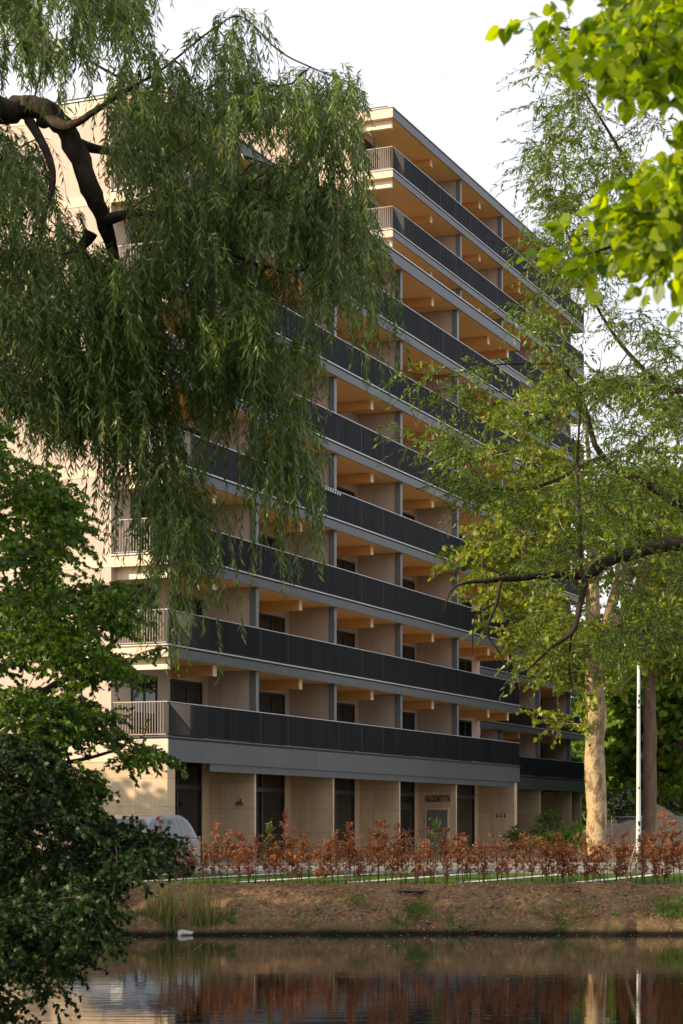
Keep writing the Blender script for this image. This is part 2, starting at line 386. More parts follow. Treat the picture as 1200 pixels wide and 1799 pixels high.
def shoots(O, D, Ln, nl, leafL, leafW, kind='lance', mode='spray', droop=.3, ang=.7, r=.004, gap0=.08, segs=5, down=.0, curl=.04):
    """O origins, D start directions, Ln lengths, nl leaves a shoot. Returns leaf V,Q and twig V,Q"""
    n = len(O); D = unit(D); ph = RNG.uniform(0, 6.28, (n, 2))
    W = RNG.normal(0, 1, (n, 3)); W[:, 2] *= .2
    def pos(s):  # s (n,k)
        s = s[..., None]; l = Ln[:, None, None]
        if mode == 'hang':
            h = (1-np.exp(-2.6*s))*.42*np.minimum(l, 1.1)
            p = O[:, None, :]+D[:, None, :]*h+np.array([0, 0, -1.])*l*np.power(s, 1.35)
        else:
            p = O[:, None, :]+D[:, None, :]*l*s+np.array([0, 0, -1.])*l*droop*s*s
        return p+W[:, None, :]*curl*l*np.sin(s*4+ph[:, None, :1])*s
    s = (np.arange(nl)[None, :]+RNG.uniform(-.35, .35, (n, nl)))/nl*(1-gap0)+gap0; s = np.clip(s, 0, 1)
    p = pos(s); tg = unit(pos(np.clip(s+.02, 0, 1.05))-pos(s-.02))
    side = RNG.normal(0, 1, p.shape); side -= tg*np.sum(side*tg, -1, keepdims=True); side = unit(side)
    a = ang*RNG.uniform(.5, 1.4, (n, nl, 1))
    d = unit(tg*np.cos(a)+side*np.sin(a)+np.array([0, 0, -down]))
    nn = RNG.normal(0, 1, p.shape)+np.array([0, 0, .8])
    sz = RNG.uniform(.65, 1.15, n*nl)
    LV, LQ = leaves(p.reshape(-1, 3), d.reshape(-1, 3), nn.reshape(-1, 3), leafL*sz, leafW*sz*RNG.uniform(.75, 1.1, n*nl), kind)
    t = np.linspace(0, .96, segs+1)[None, :].repeat(n, 0); q = pos(t)
    TV, TQ = seg_tubes(q[:, :-1].reshape(-1, 3), q[:, 1:].reshape(-1, 3), np.full(n*segs, r), np.full(n*segs, r*.8), 3)
    return LV, LQ, TV, TQ
def cat(*vq):
    V = []; Q = []; n = 0
    for v, q in vq: V.append(v); Q.append(q+n); n += len(v)
    return np.concatenate(V), np.concatenate(Q)
def make_tree(name, label, category, base, limbs, targets, mats, per, Ln, nl, leafL, leafW, kind='lance', mode='spray', droop=.3, ang=.7,
              spread=None, tip=.006, arch=.12, maxr=.5, r=.004, bias=(0, 0, 0), group=None, twigpart=None, down=0, step=.35, flat=.5, curl=.04, extra=None):
    root = empty(name, base, label=label, cat=category, group=group); b = np.array(base, float)
    V, Q, nodes = branch_net(limbs, targets, tip, arch, maxr, step=step)
    link('trunk', np_mesh('trunk', V-b, Q, mats[0], True), root)
    n = len(targets)*per; O = np.repeat(targets, per, 0)+RNG.normal(0, .04, (n, 3))
    D = RNG.normal(0, 1, (n, 3)); D[:, 2] *= flat; D = unit(D)+np.array(bias)
    LV, LQ, TV, TQ = shoots(O, D, RNG.uniform(Ln[0], Ln[1], n), nl, leafL, leafW, kind, mode, droop, ang, r, down=down, curl=curl)
    link('crown', np_mesh('crown', LV-b, LQ, mats[1]), root)
    link('twigs', np_mesh('twigs', TV-b, TQ, mats[2] if len(mats) > 2 else mats[0]), root)
    return root

# ------------------------------------------------------------------ world, sun, camera
SUN_AZ_DIR = np.array([-.955, -.297]); SUN_EL = R(19)
w = bpy.data.worlds.new('World'); SC.world = w; w.use_nodes = True; nt = w.node_tree; nt.nodes.clear()
wo = N(nt, 'ShaderNodeOutputWorld'); bg = N(nt, 'ShaderNodeBackground'); bg.inputs['Strength'].default_value = .13
sky = N(nt, 'ShaderNodeTexSky', sky_type='NISHITA'); sky.sun_disc = False; sky.sun_elevation = SUN_EL
sd = SUN_AZ_DIR/np.linalg.norm(SUN_AZ_DIR)
sky.sun_rotation = math.atan2(sd[0], sd[1]); sky.air_density = 1.0; sky.dust_density = 2.0; sky.ozone_density = 1.0
gen = N(nt, 'ShaderNodeTexCoord').outputs['Generated']
cl = noise(nt, 2.2, 6, vec=gen, stretch=(1, 1, 2.6), rough=.55)
cf = math_(nt, 'ADD', math_(nt, 'MULTIPLY', ramp(nt, cl, .30, .62), .35), .60)
mx = N(nt, 'ShaderNodeMix', data_type='RGBA'); L(nt, cf, mx.inputs[0]); L(nt, sky.outputs[0], mx.inputs[6]); L(nt, mixc(nt, ramp(nt, noise(nt, 3.1, 7, vec=gen, stretch=(1, 1, 3), rough=.5), .36, .66), (5.5, 5.5, 5.95), (7.4, 7.4, 7.6)), mx.inputs[7])
L(nt, mx.outputs[2], bg.inputs['Color']); L(nt, bg.outputs[0], wo.inputs[0])
ld = bpy.data.lights.new('sun', 'SUN'); ld.energy = 4.8; ld.angle = R(.6); ld.color = (1, .79, .54)
lo = bpy.data.objects.new('sun', ld); COL.objects.link(lo); lo.location = (-60, -60, 60)
sv = Vector((sd[0]*math.cos(SUN_EL), sd[1]*math.cos(SUN_EL), math.sin(SUN_EL)))
lo.rotation_euler = sv.to_track_quat('Z', 'Y').to_euler()
cd = bpy.data.cameras.new('camera'); co = bpy.data.objects.new('camera', cd); COL.objects.link(co); SC.camera = co
co.location = (0, 0, EYE); co.rotation_euler = (R(90), 0, 0)
cd.sensor_fit = 'HORIZONTAL'; cd.sensor_width = 24; cd.lens = 24*F/1200; cd.shift_y = (HOR-899.5)/1200; cd.clip_start = .1; cd.clip_end = 5000
cd.dof.use_dof = True; cd.dof.focus_distance = 55; cd.dof.aperture_fstop = 7.5
SC.view_settings.view_transform = 'Standard'; SC.view_settings.look = 'None'; SC.view_settings.exposure = 0.62; SC.view_settings.gamma = 1
SC.cycles.max_bounces = 8; SC.cycles.transparent_max_bounces = 4; SC.cycles.use_denoising = True

# ------------------------------------------------------------------ ground and water
def smooth(t): t = np.clip(t, 0, 1); return t*t*(3-2*t)
def vnoise(x, y, s, seed):
    g = np.random.default_rng(seed).uniform(-1, 1, (64, 64)); X = x/s; Y = y/s; i = np.floor(X).astype(int); j = np.floor(Y).astype(int)
    fx = smooth(X-i); fy = smooth(Y-j); a = g[i % 64, j % 64]; b = g[(i+1) % 64, j % 64]; c = g[i % 64, (j+1) % 64]; d = g[(i+1) % 64, (j+1) % 64]
    return (a*(1-fx)+b*fx)*(1-fy)+(c*(1-fx)+d*fx)*fy
def height(x, y):
    far = (y-(44.15+.30*vnoise(x, y*0, 2.6, 1)+.14*vnoise(x, y*0, .6, 2)+.06*vnoise(x, y*0, .2, 12)))/(46.3-44.15)     # 0 at the water line of the far bank
    z = -1.03+1.03*np.power(np.clip(far, 0, 1), .62)
    z = np.where(far < 0, -1.03+far*2.0, z)
    left = (-5.6+.5*vnoise(x*0, y, 4, 3)-x)/2.2; right = (x-(9.2+.6*vnoise(x*0, y, 4, 4)))/2.2; near = (2.5-y)/2.5
    o = np.maximum(np.maximum(left, right), near); z2 = np.where(o > 0, -1.03+.9*smooth(o), -1.03+o*1.2)
    z = np.maximum(z, np.where(y < 44.15, z2, -9)); z = np.maximum(z, -2.6)
    onb = smooth((far+.1)/.25)*smooth((1.25-far)/.3)
    z = z+onb*(.075*vnoise(x, y, .8, 5)+.075*vnoise(x, y, .31, 6)+.05*vnoise(x, y, .14, 7))
    return z
def axis(parts):
    a = []
    for lo_, hi_, st in parts: a.append(np.arange(lo_, hi_, st))
    return np.concatenate(a)
xs = axis([(-1500, -200, 130), (-200, -30, 10), (-30, -8, 1.0), (-8, 9, .055), (9, 30, 1.0), (30, 200, 10), (200, 1501, 130)])
ys = axis([(-300, -20, 20), (-20, 40, 1.0), (40, 43.6, .3), (43.6, 46.9, .045), (46.9, 50, .4), (50, 130, 4), (130, 400, 30), (400, 2500, 300)])
gx, gy = np.meshgrid(xs, ys, indexing='ij'); gz = height(gx, gy)
gv = np.stack([gx, gy, gz], -1).reshape(-1, 3); ny = len(ys)
ii, jj = np.meshgrid(np.arange(len(xs)-1), np.arange(ny-1), indexing='ij'); b0 = (ii*ny+jj).ravel()
gq = np.stack([b0, b0+ny, b0+ny+1, b0+1], 1)
tag(link('ground', np_mesh('ground', gv, gq, M['ground'], True)), kind='structure')
tag(MB().add([(-40, 1, -1), (40, 1, -1), (40, 46, -1), (-40, 46, -1)], [(0, 1, 2, 3)]).build('pond_water', M['water']), kind='structure')
tag(MB().add([(-160, 57.2, .03), (160, 57.2, .03), (160, 62.6, .03), (-160, 62.6, .03)], [(0, 1, 2, 3)]).build('road', M['asphalt']), kind='structure')
kb = MB()
for y in (57.0, 62.62): kb.box(-160, 160, y, y+.16, -.1, .10)
tag(kb.build('kerb', M['kerb'], bevel=.01), kind='structure')
tag(MB().box(-160, 160, 66.2, 66.4, -.1, .13).build('planting_edge', M['kerb']), kind='structure')
UA = R(22.7); U = np.array([math.sin(UA), math.cos(UA)]); Vv = np.array([-math.cos(UA), math.sin(UA)])
pb = MB()
for k in range(-5, 6):
    x = 2.75+2.72*k
    p0 = np.array([x, 48.4]); p1 = p0+U*(8.3/U[1]); wd = np.array([.42, 0])
    pb.add([(*p0, .02), (*(p0+wd), .02), (*(p1+wd), .02), (*p1, .02)], [(0, 1, 2, 3)])
tag(pb.build('paving_strips', M['paving']), kind='structure')

# ------------------------------------------------------------------ the apartment building
BA = math.pi/2-UA; CA = (-5.645, 65.7, 0)
bld = empty('apartment_building', CA, BA, label='stepped timber apartment block with long black balcony railings behind the pond', cat='building')
def zb(k): return 6.85+3.0*(k-2)
FH = .45; DEP = 2.1
def volume(x0, x1, y0, ytop_level, cols, beams, mask, first_beam=True, depth=15.0, lo_x=None, side=0):
    """x0..x1 facade extent, y0 facade line, cols/beams positions along x (absolute)."""
    yb = y0+DEP
    zt = zb(ytop_level)
    # body of the storeys behind the loggias, one wall part a volume
    MB().box(x0, x1, yb, y0+depth, zb(1)+.02, zt+.3).build('wall', M['cream'], bld)
    for k in range(1, ytop_level+1):
        z = zb(k); roof = k == ytop_level; zlo = z-.40 if k == 1 else z; fh = FH+.12 if roof else FH
        s = MB().box(x0+.06, x1-.06, y0+.06, yb-.003, z+.03, z+fh-.03)
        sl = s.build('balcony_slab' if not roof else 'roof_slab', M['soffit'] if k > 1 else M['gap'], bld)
        # grey fascia along the facade, return at the far end, cream band on the gable
        f = MB().box(x0+.004, x1, y0, y0+.06, zlo, z+fh-.14)
        f.box(x1-.06, x1, y0+.062, y0+depth, zlo, z+fh-.14)
        f.build('fascia', M['fascia'], sl)
        g = MB().box(x0-.02, x0+.058, y0-.002, y0+depth+.02, zlo, z+fh-.12)
        g.build('gable_band', M['cream_band'], sl)
        if k == 1 and side == 0:
            MB().box(x0+3.2, x1-1.3, y0+.07, y0+.2, z-.66, z-.401).build('downstand', M['fascia'], sl)
        MB().box(x0+.02, x1-.02, y0+.02, y0+.3, z+fh-.139, z+fh-.075).build('shadow_gap', M['gap'], sl)
        t = MB().box(x0-.03, x1+.03, y0-.03, y0+.3, z+fh-.074, z+fh-.03)
        t.box(x0-.03, x0+.2, y0+.302, y0+depth if roof else yb, z+fh-.074, z+fh-.03)
        t.build('edge_trim', M['trim'] if k > 1 else M['fascia'], sl)
        if roof:
            MB().box(x0, x1, y0+.301, y0+depth, z+fh-.03, z+fh+.05).build('roof', M['roof'], bld); continue
        # railings: flat bars edge-on, facade run black, gable run taupe
        zr0 = z+FH+.0; zr1 = z+FH+1.10
        rb = MB(); n = int((x1-x0)/.085)
        for i in range(n+1):
            x = x0+.03+i*(x1-x0-.06)/n; rb.box(x-.006, x+.006, y0+.025, y0+.09, zr0+.0, zr1-.02)
        for x in np.arange(x0+2.4, x1-1, 2.4): rb.box(x-.009, x+.009, y0+.03, y0+.10, zr0-.01, zr1-.021)
        rb.box(x0+.02, x1-.02, y0+.045, y0+.07, zr0+.015, zr0+.05)
        ro = rb.build('railing', M['rail'], bld)
        MB().box(x0, x1, y0+.02, y0+.09, zr1-.02, zr1+.006).build('handrail', M['trim'], ro)
        for xx in (x0+.03, x1-.09):
            rg = MB()
            for i in range(1, 20):
                y = y0+.09+i*(DEP-.1)/20; rg.box(xx, xx+.055, y-.007, y+.007, zr0+.03, zr1-.02)
            rg.box(xx+.015, xx+.04, y0+.09, yb, zr0+.01, zr0+.05); rg.box(xx-.003, xx+.058, y0+.09, yb, zr1-.02, zr1+.012)
            rg.build('side_railing', M['rail_taupe'], bld)
    for k in range(1, ytop_level):
        z0 = zb(k)+FH-.03; z1 = zb(k+1)+.027
        for c in cols:
            if not mask(c, k): continue
            MB().box(c-.12, c+.12, y0+.16, y0+.40, z0, z1).build('column', M['column'], bld)
            MB().box(c-.08, c+.08, y0+.402, yb-.002, z0, z1).build('partition_wall', M['cream'], bld)
        for b in beams:
            if not mask(b, k): continue
            o = MB().box(b-.15, b+.15, y0+.52, yb-.004, z1-.36, z1).build('beam', M['beam'], bld)
            MB().box(b-.152, b+.152, y0+.50, y0+.519, z1-.362, z1).build('lit_end_face', M['beam_lit'], o)  # thin plate giving the beam end its painted-in brightness
        if mask(x0, k):
            o = MB().box(x0+.38, x0+.58, y0+.22, yb-.004, z1-.40, z1).build('beam', M['beam_lit'], bld)  # gable beam wears the same lit copy of the wood
        # windows in the back wall of each bay
        edges = [x0]+cols+[x1]
        for i in range(len(edges)-1):
            a, e = edges[i], edges[i+1]
            if not mask((a+e)/2, k): continue
            spans = [(e-3.0, e-.62)]
            if i == 0: spans.append((a+1.35, a+3.15))
            if i == len(edges)-2: spans = [(a+1.2, a+3.6), (e-3.4, e-1.4)]
            for (wa, we) in spans:
                fr = MB()
                for (xa, xb, za, zc) in ((wa, wa+.07, z0, z1-.42), (we-.07, we, z0, z1-.42), (wa+.071, we-.071, z1-.50, z1-.42), (wa+.071, we-.071, z0, z0+.09), ((wa+we)/2-.04, (wa+we)/2+.04, z0+.091, z1-.501)):
                    fr.box(xa, xb, yb-.06, yb+.02, za, zc)
                fo = fr.build('window', M['frame'], bld)
                MB().box(wa+.07, we-.07, yb-.03, yb-.012, z0+.09, z1-.5).build('pane', M['glass'], fo)
                if random.random() < .18 and i: MB().box(we-.75, we-.12, yb-.009, yb-.003, z0+.1, z1-.52).build('curtain', M['curtain'], fo)
A_L = 37.6
colsA = [7.2, 14.4, 21.6, 28.8]; beamsA = [4.45, 11.8, 19.1, 26.4, 34.2, 37.2]
volume(0, A_L, 0, 8, colsA, beamsA, lambda x, k: True)
BX = 36.1; BY = 6.2; B_L = 35.0
colsB = [BX+10.8, BX+18.1, BX+25.5, BX+32.3]; beamsB = [BX+7.0, BX+15.0, BX+22.4, BX+29.6]
volume(BX, BX+B_L, BY, 12, colsB, beamsB, lambda x, k: k >= 7 or x > BX+8, side=1)
# gable wall of the block is flush with the slabs: loggia back corner pier
for (x0, y0, top) in ((0, 0, 8), (BX, BY, 12)):
    MB().box(x0-.008, x0+.30, y0+DEP-.001, y0+DEP+.5, zb(1)+.03, zb(top)+.02).build('corner_pier', M['cream'], bld)
# ground floor A
gz1 = zb(1)-.41
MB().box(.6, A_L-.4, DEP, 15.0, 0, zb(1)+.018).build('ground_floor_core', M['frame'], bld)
MB().box(0, .55, 0.02, 15.0, 0, gz1).build('gable_wall', M['stone'], bld)
for c in colsA+[A_L-.35]:
    t_ = .07 if c < A_L-1 else .2
    MB().box(c-.16, c-.16+2*t_, .203 if c < A_L-1 else .12, DEP-.003, 0, zb(1)-.403).build('ground_floor_pier', M['stone'], bld)
for c in colsA+[A_L-.35]:
    MB().box(c-.85, c-.17, DEP-.10, DEP-.003, 0, zb(1)-.025).build('back_wall_strip', M['stone'], bld)
ed = [.55]+colsA+[A_L-.35]
for i in range(5):
    a, e = ed[i]+.22, ed[i+1]-.87
    fr = MB()
    for q in range(4):
        x = a+(e-a)*q/3; fr.box(x-.05, x+.05, DEP-.14, DEP-.003, .05, gz1+.3)
    fr.box(a+.06, e-.06, DEP-.139, DEP-.004, 2.62, 2.78); fr.box(a+.06, e-.06, DEP-.139, DEP-.004, 0, .14)
    fo = fr.build('shop_window', M['frame'], bld)
    for q in range(3):
        xa = a+(e-a)*q/3+.05; xb = a+(e-a)*(q+1)/3-.05
        MB().box(xa, xb, DEP-.08, DEP-.05, .14, 2.62).box(xa, xb, DEP-.08, DEP-.05, 2.78, gz1+.3).build('pane', M['glass'], fo)
# ground floor B: tiled piers, recessed
MB().box(BX+.6, BX+B_L-.5, BY+2.6, BY+15, 0, zb(1)+.018).build('ground_floor_core', M['stone'], bld)
for c in colsB+[BX+B_L-.3]:
    MB().box(c-.16, c+.1, BY+.12, BY+2.598, 0, zb(1)-.403).build('ground_floor_pier', M['stone'], bld)
# lettering on the fourth pier: the pier's near face looks along -x (local)
def text_obj(s, size, x, yc, z, mat, parent, name='lettering', width=None):
    cu = bpy.data.curves.new(name, 'FONT'); cu.body = s; cu.size = size; cu.extrude = .008; cu.align_x = 'CENTER'; cu.align_y = 'CENTER'; cu.offset = .006
    t = bpy.data.objects.new('tmp', cu); COL.objects.link(t)
    dg = bpy.context.evaluated_depsgraph_get(); me = bpy.data.meshes.new_from_object(t.evaluated_get(dg)); bpy.data.objects.remove(t)
    me.materials.clear(); me.materials.append(mat)
    o = link(name, me, parent); o.rotation_euler = (R(90), 0, R(-90)); o.location = (x, yc, z)
    if width:
        xsn = [v.co.x for v in me.vertices]; k = width/(max(xsn)-min(xsn))
        for v in me.vertices: v.co.x *= k
    return o
px_ = 28.8-.16
sg = text_obj('VALCKENSTEYN', .42, px_-.012, 1.10, 2.52, M['sign'], bld, 'name_lettering', 1.25)
dr = MB()
for (ya, yc_, za, zc) in ((.52, .60, 0, 2.12), (1.62, 1.70, 0, 2.12), (.60, 1.62, 2.03, 2.12)): dr.box(px_-.05, px_-.001, ya, yc_, za, zc)
do = dr.build('entrance_surround', M['cream_band'], bld)
MB().box(px_-.03, px_-.002, .601, 1.619, .02, 2.029).build('entrance_panel', M['panel_grey'], do)
px5 = A_L-.35-.16
for q in range(3):
    y = .62+q*.20
    b = MB(); b.tube([(px5-.02, y, 1.86), (px5-.001, y, 1.86)], .045, 12); b.tube([(px5-.02, y, 1.75), (px5-.001, y, 1.75)], .05, 12); b.build('house_number', M['sign'], bld)
# bicycle pictogram on the first pier
bx = 7.2-.16; bk = MB(); BS = .55
def ring(cy, cz, r):
    pts = [(bx-.012, .80+((cy+r*math.cos(t))-.86)*BS, 2.16+((cz+r*math.sin(t))-2.16)*BS) for t in np.linspace(0, 2*math.pi, 17)]; bk.tube(pts, .014, 5, cap=False)
ring(1.02, 2.05, .11); ring(.70, 2.05, .11)
for a, b in (((1.02, 2.05), (.93, 2.27)), ((.93, 2.27), (.76, 2.27)), ((.76, 2.27), (.70, 2.05)), ((.93, 2.25), (.86, 2.06)), ((.86, 2.06), (.76, 2.27)), ((.76, 2.27), (.74, 2.36)), ((.93, 2.27), (.95, 2.36)), ((.99, 2.36), (.9, 2.36)), ((.78, 2.38), (.68, 2.38))):
    bk.tube([(bx-.012, .80+(a[0]-.86)*BS, 2.16+(a[1]-2.16)*BS), (bx-.012, .80+(b[0]-.86)*BS, 2.16+(b[1]-2.16)*BS)], .013, 5)
bk.build('bicycle_symbol', M['sign'], bld)

# small white party lights strung along one balcony handrail
ls_x = 12.55; lt = empty('light_string', tuple(np.array(CA)+np.array([U[0]*ls_x, U[1]*ls_x, zb(4)+FH+1.06])), BA, label='string of small white lights hanging on a black balcony railing near mid block', cat='light string')
MB().tube([(0, -.03, 0), (1.0, -.03, -.05), (2.0, -.03, 0)], .008, 4).build('cord', M['frame'], lt)
for q in range(8): MB().tube([(.15+q*.24, -.04, -.04), (.15+q*.24, -.04, -.10), (.15+q*.24, -.04, -.15)], [.02, .045, .02], 8).build('bulb', M['lamp_clear'], lt)

# ------------------------------------------------------------------ car in the parking bay
def make_car():
    cpos = np.array([-4.84, 53.6])
    car = empty('parked_car', (cpos[0]-U[0]*1.3, cpos[1]-U[1]*1.3, .03), BA, label='silver grey estate car parked in the bay behind the left foliage', cat='car')
    # local x = away from camera (rear at +x), y = car width, z up
    Wd = .86
    prof = [(-2.1, .32), (-2.16, .55), (-2.05, .82), (-1.35, 1.00), (-.62, 1.52), (-.2, 1.62), (.9, 1.66), (1.55, 1.60), (1.92, 1.20), (2.05, .92), (2.1, .5), (2.02, .3)]
    def shell(pts, inset, nm, mat, par, top=False):
        return None
    bm = MB(); vs = []; fs = []
    secs = [(-Wd, .10, .93), (-Wd*.97, .0, 1), (Wd*.97, .0, 1), (Wd, .10, .93)]
    lower = [(-2.1, .30), (-2.16, .55), (-2.06, .80), (-1.2, 1.0), (1.95, 1.0), (2.07, .85), (2.1, .5), (2.02, .28)]
    bm.prism(lower, -Wd, Wd); body = bm.build('body', M['carpaint'], car, bevel=.05)
    # cabin narrows upward
    cb = MB(); lo_ = [(-1.3, .98), (-.60, 1.46), (-.35, 1.56), (.1, 1.62), (.9, 1.63), (1.35, 1.60), (1.62, 1.50), (1.82, 1.28), (1.97, .98)]
    n = len(lo_); vv = []
    for sgn in (-1, 1):
        for x, z in lo_: vv.append((x, sgn*(Wd-.02-(z-.98)*.28), z))
    cb.add(vv, [tuple(range(n))[::-1], tuple(range(n, 2*n))]+[(i, (i+1) % n, n+(i+1) % n, n+i) for i in range(n)])
    cb.build('cabin', M['carpaint'], car, bevel=.04)
    def gl(nm, pts, y_, par=car):
        g = MB(); m = len(pts)
        v = [(x, y_(z), z) for x, z in pts]+[(x, y_(z)*.985, z) for x, z in pts]
        g.add(v, [tuple(range(m)), tuple(range(m, 2*m))[::-1]]+[(i, (i+1) % m, m+(i+1) % m, m+i) for i in range(m)]); return g.build(nm, M['carglass'], par)
    for s in (-1, 1):
        yy = lambda z, s=s: s*(Wd-.02-(z-.98)*.28+.006)
        gl('side_window', [(-1.0, 1.03), (-.5, 1.42), (-.15, 1.50), (.05, 1.51), (.05, 1.03)], yy)
        gl('side_window', [(.13, 1.03), (.13, 1.51), (.85, 1.53), (.95, 1.03)], yy)
        gl('side_window', [(1.03, 1.03), (.93, 1.53), (1.28, 1.51), (1.50, 1.40), (1.68, 1.18), (1.74, 1.03)], yy)
        m = MB().box(-1.0, -.82, min(s*Wd, s*(Wd+.18)), max(s*Wd, s*(Wd+.18)), .98, 1.12); m.build('mirror', M['cardark'], car, bevel=.03)
        hl = MB().box(-2.14, -1.98, min(s*.45, s*.80), max(s*.45, s*.80), .66, .80); hl.build('headlight', M['lamp_clear'], car, bevel=.02)
        tl = MB().box(1.98, 2.10, min(s*.62, s*.84), max(s*.62, s*.84), .75, 1.05); tl.build('tail_light', M['lamp_red'], car, bevel=.02)
        for x in (-1.3, 1.3):
            wv = MB(); wv.tube([(x, s*(Wd-.20), .31), (x, s*(Wd+.012), .31)], .315, 20); wh = wv.build('wheel', M['tyre'], car)
            rv = MB(); rv.tube([(x, s*(Wd+.0), .31), (x, s*(Wd+.02), .31)], .21, 16)
            for q in range(7):
                t = 2*math.pi*q/7; rv.tube([(x, s*(Wd+.018), .31), (x+.19*math.cos(t), s*(Wd+.026), .31+.19*math.sin(t))], .022, 4)
            rv.build('rim', M['rim'], wh)
            a = MB(); a.tube([(x, s*(Wd-.06), .33), (x, s*(Wd+.004), .33)], .37, 20); a.build('wheel_arch', M['cardark'], car)
    ws = MB(); ws.add([(-1.26, -.74, 1.03), (-1.26, .74, 1.03), (-.60, .62, 1.49), (-.60, -.62, 1.49)], [(0, 1, 2, 3)]); ws.v = [(x-.02, y, z+.02) for x, y, z in ws.v]; ws.build('windscreen', M['carglass'], car)
    rw = MB(); rw.add([(1.945, -.70, 1.05), (1.945, .70, 1.05), (1.74, .62, 1.41), (1.74, -.62, 1.41)], [(0, 1, 2, 3)]); rw.v = [(x+.03, y, z) for x, y, z in rw.v]; rw.build('rear_window', M['carglass'], car)
    MB().box(-2.19, -2.08, -.75, .75, .32, .55).build('bumper', M['cardark'], car, bevel=.03)
    return car
make_car()

# ------------------------------------------------------------------ hedges of dry beech whips
def whip_proto(name, h, nleaf, seed, mat, lab, grp):
    rg = np.random.default_rng(seed); root = empty(name, (0, 0, -50), label=lab, cat='hedge plant', group=grp)
    st = MB(); P = []; D = []
    nst = rg.integers(2, 4)
    for s in range(nst):
        dx, dy = rg.uniform(-.07, .07, 2); hh = h*(1 if s == 0 else rg.uniform(.6, .95)); lean = rg.uniform(-.10, .10, 2)
        pts = []
        for t in np.linspace(0, 1, 6): pts.append((dx*min(1, t*3)+lean[0]*t+rg.normal(0, .012), dy*min(1, t*3)+lean[1]*t, hh*t-.04))
        st.tube(pts, [.011*(1-.7*t) for t in np.linspace(0, 1, 6)], 5)
        for q in range(int(9*hh)):
            t = rg.uniform(.30, .97); k = min(4, int(t*5)); f = t*5-k; b = np.array(pts[k])*(1-f)+np.array(pts[k+1])*f
            az = rg.uniform(0, 6.28); ln = rg.uniform(.06, .17)*(1.3-t*.6); e = b+np.array([math.cos(az)*ln, math.sin(az)*ln, ln*rg.uniform(.3, 1.2)])
            st.tube([b, e], [.005, .003], 3, cap=False)
            for _ in range(int(nleaf/ (9*h*nst))+1):
                u = rg.uniform(.2, 1.05); P.append(b+(e-b)*u+rg.normal(0, .018, 3)); D.append(np.array([math.cos(az), math.sin(az), -.2])+rg.normal(0, .7, 3))
    st.build('stem', M['stem'], root)
    P = np.array(P); D = np.array(D); n = len(P); sz = rg.uniform(.6, 1.15, n)
    V, Q = leaves(P, D, rg.normal(0, 1, (n, 3)), .062*sz, .04*sz, 'oval', .25)
    link('foliage', np_mesh('foliage', V, Q, mat), root); return root
def hedge(n_proto, x0, x1, y, pitch, h, nleaf, lab, grp, greens, jy=.12, name='beech_plant'):
    protos = [whip_proto(name, h*random.uniform(.74, 1.12), int(nleaf*random.uniform(.35, 1.3)), 100+i+int(y), M['leaf_dry'], lab, grp) for i in range(n_proto)]
    gp = whip_proto(name, h*1.08, int(nleaf*.7), 77+int(y), M['leaf_fresh'], lab, grp)
    used = set(); x = x0; i = 0
    while x < x1:
        green = any(abs(x-g[0]) < pitch*.51 for g in greens)
        src = gp if green else protos[random.randrange(n_proto)]
        if src in used: o = dup(src)
        else: o = src; used.add(src)
        yy = y+random.uniform(-jy, jy); o.location = (x+random.uniform(-.05, .05), yy, float(height(np.array([x]), np.array([yy]))[0])-.01)
        o.rotation_euler = (random.uniform(-.05, .05), random.uniform(-.06, .06), random.uniform(0, 6.28))
        k = random.uniform(.78, 1.08); o.scale = (k, k, k*random.uniform(.9, 1.15))
        if green:
            g = [g for g in greens if abs(x-g[0]) < pitch*.51][0]; o['label'] = g[1]
            if 'group' in o.keys(): del o['group']
        x += pitch*random.uniform(.55, 1.5); i += 1
    for s in protos+[gp]:
        if s not in used:
            for c in list(s.children): bpy.data.objects.remove(c)
            bpy.data.objects.remove(s)
gX = lambda px, d: (px-600)/F*d
hedge(9, gX(285, 46.9), gX(1235, 46.9), 46.95, .136, 1.42, 430, 'young beech hedge plant with dry copper leaves on top of the bank', 'copper leaved hedge plants along the pond bank',
      [(gX(462, 46.9), 'green leaved young hedge plant in front of the dark glass right of the bicycle symbol'), (gX(768, 46.9), 'green leaved young hedge plant in front of the grey entrance panel')])
hedge(6, gX(385, 67), gX(1240, 67), 67.0, .20, 1.12, 230, 'distant young beech hedge plant with dry copper leaves in front of the building', 'copper leaved hedge plants in front of the building', [])
# low rail fence beside the far hedge
fn = empty('rail_fence', (gX(380, 66.75), 66.75, 0), label='low thin metal rail fence running along the planting in front of the building', cat='fence')
fl = gX(1010, 66.75)-gX(380, 66.75)
MB().tube([(0, 0, .62), (fl, 0, .62)], .016, 5).tube([(0, 0, .30), (fl, 0, .30)], .010, 5).build('rail', M['frame'], fn)
for k in range(9): MB().box(k*fl/8-.02, k*fl/8+.02, -.02, .02, 0, .68).build('post', M['frame'], fn)
# bamboo stake
p = at(1096, 1556, 46.4); q = at(1118, 1479, 46.4)
st = MB().tube([p-p, q-p], .014, 6).build('bamboo_stake', M['bamboo']); st.location = p; tag(st, 'slender leaning bamboo stake in the pond-side hedge near the white pole', 'stake')

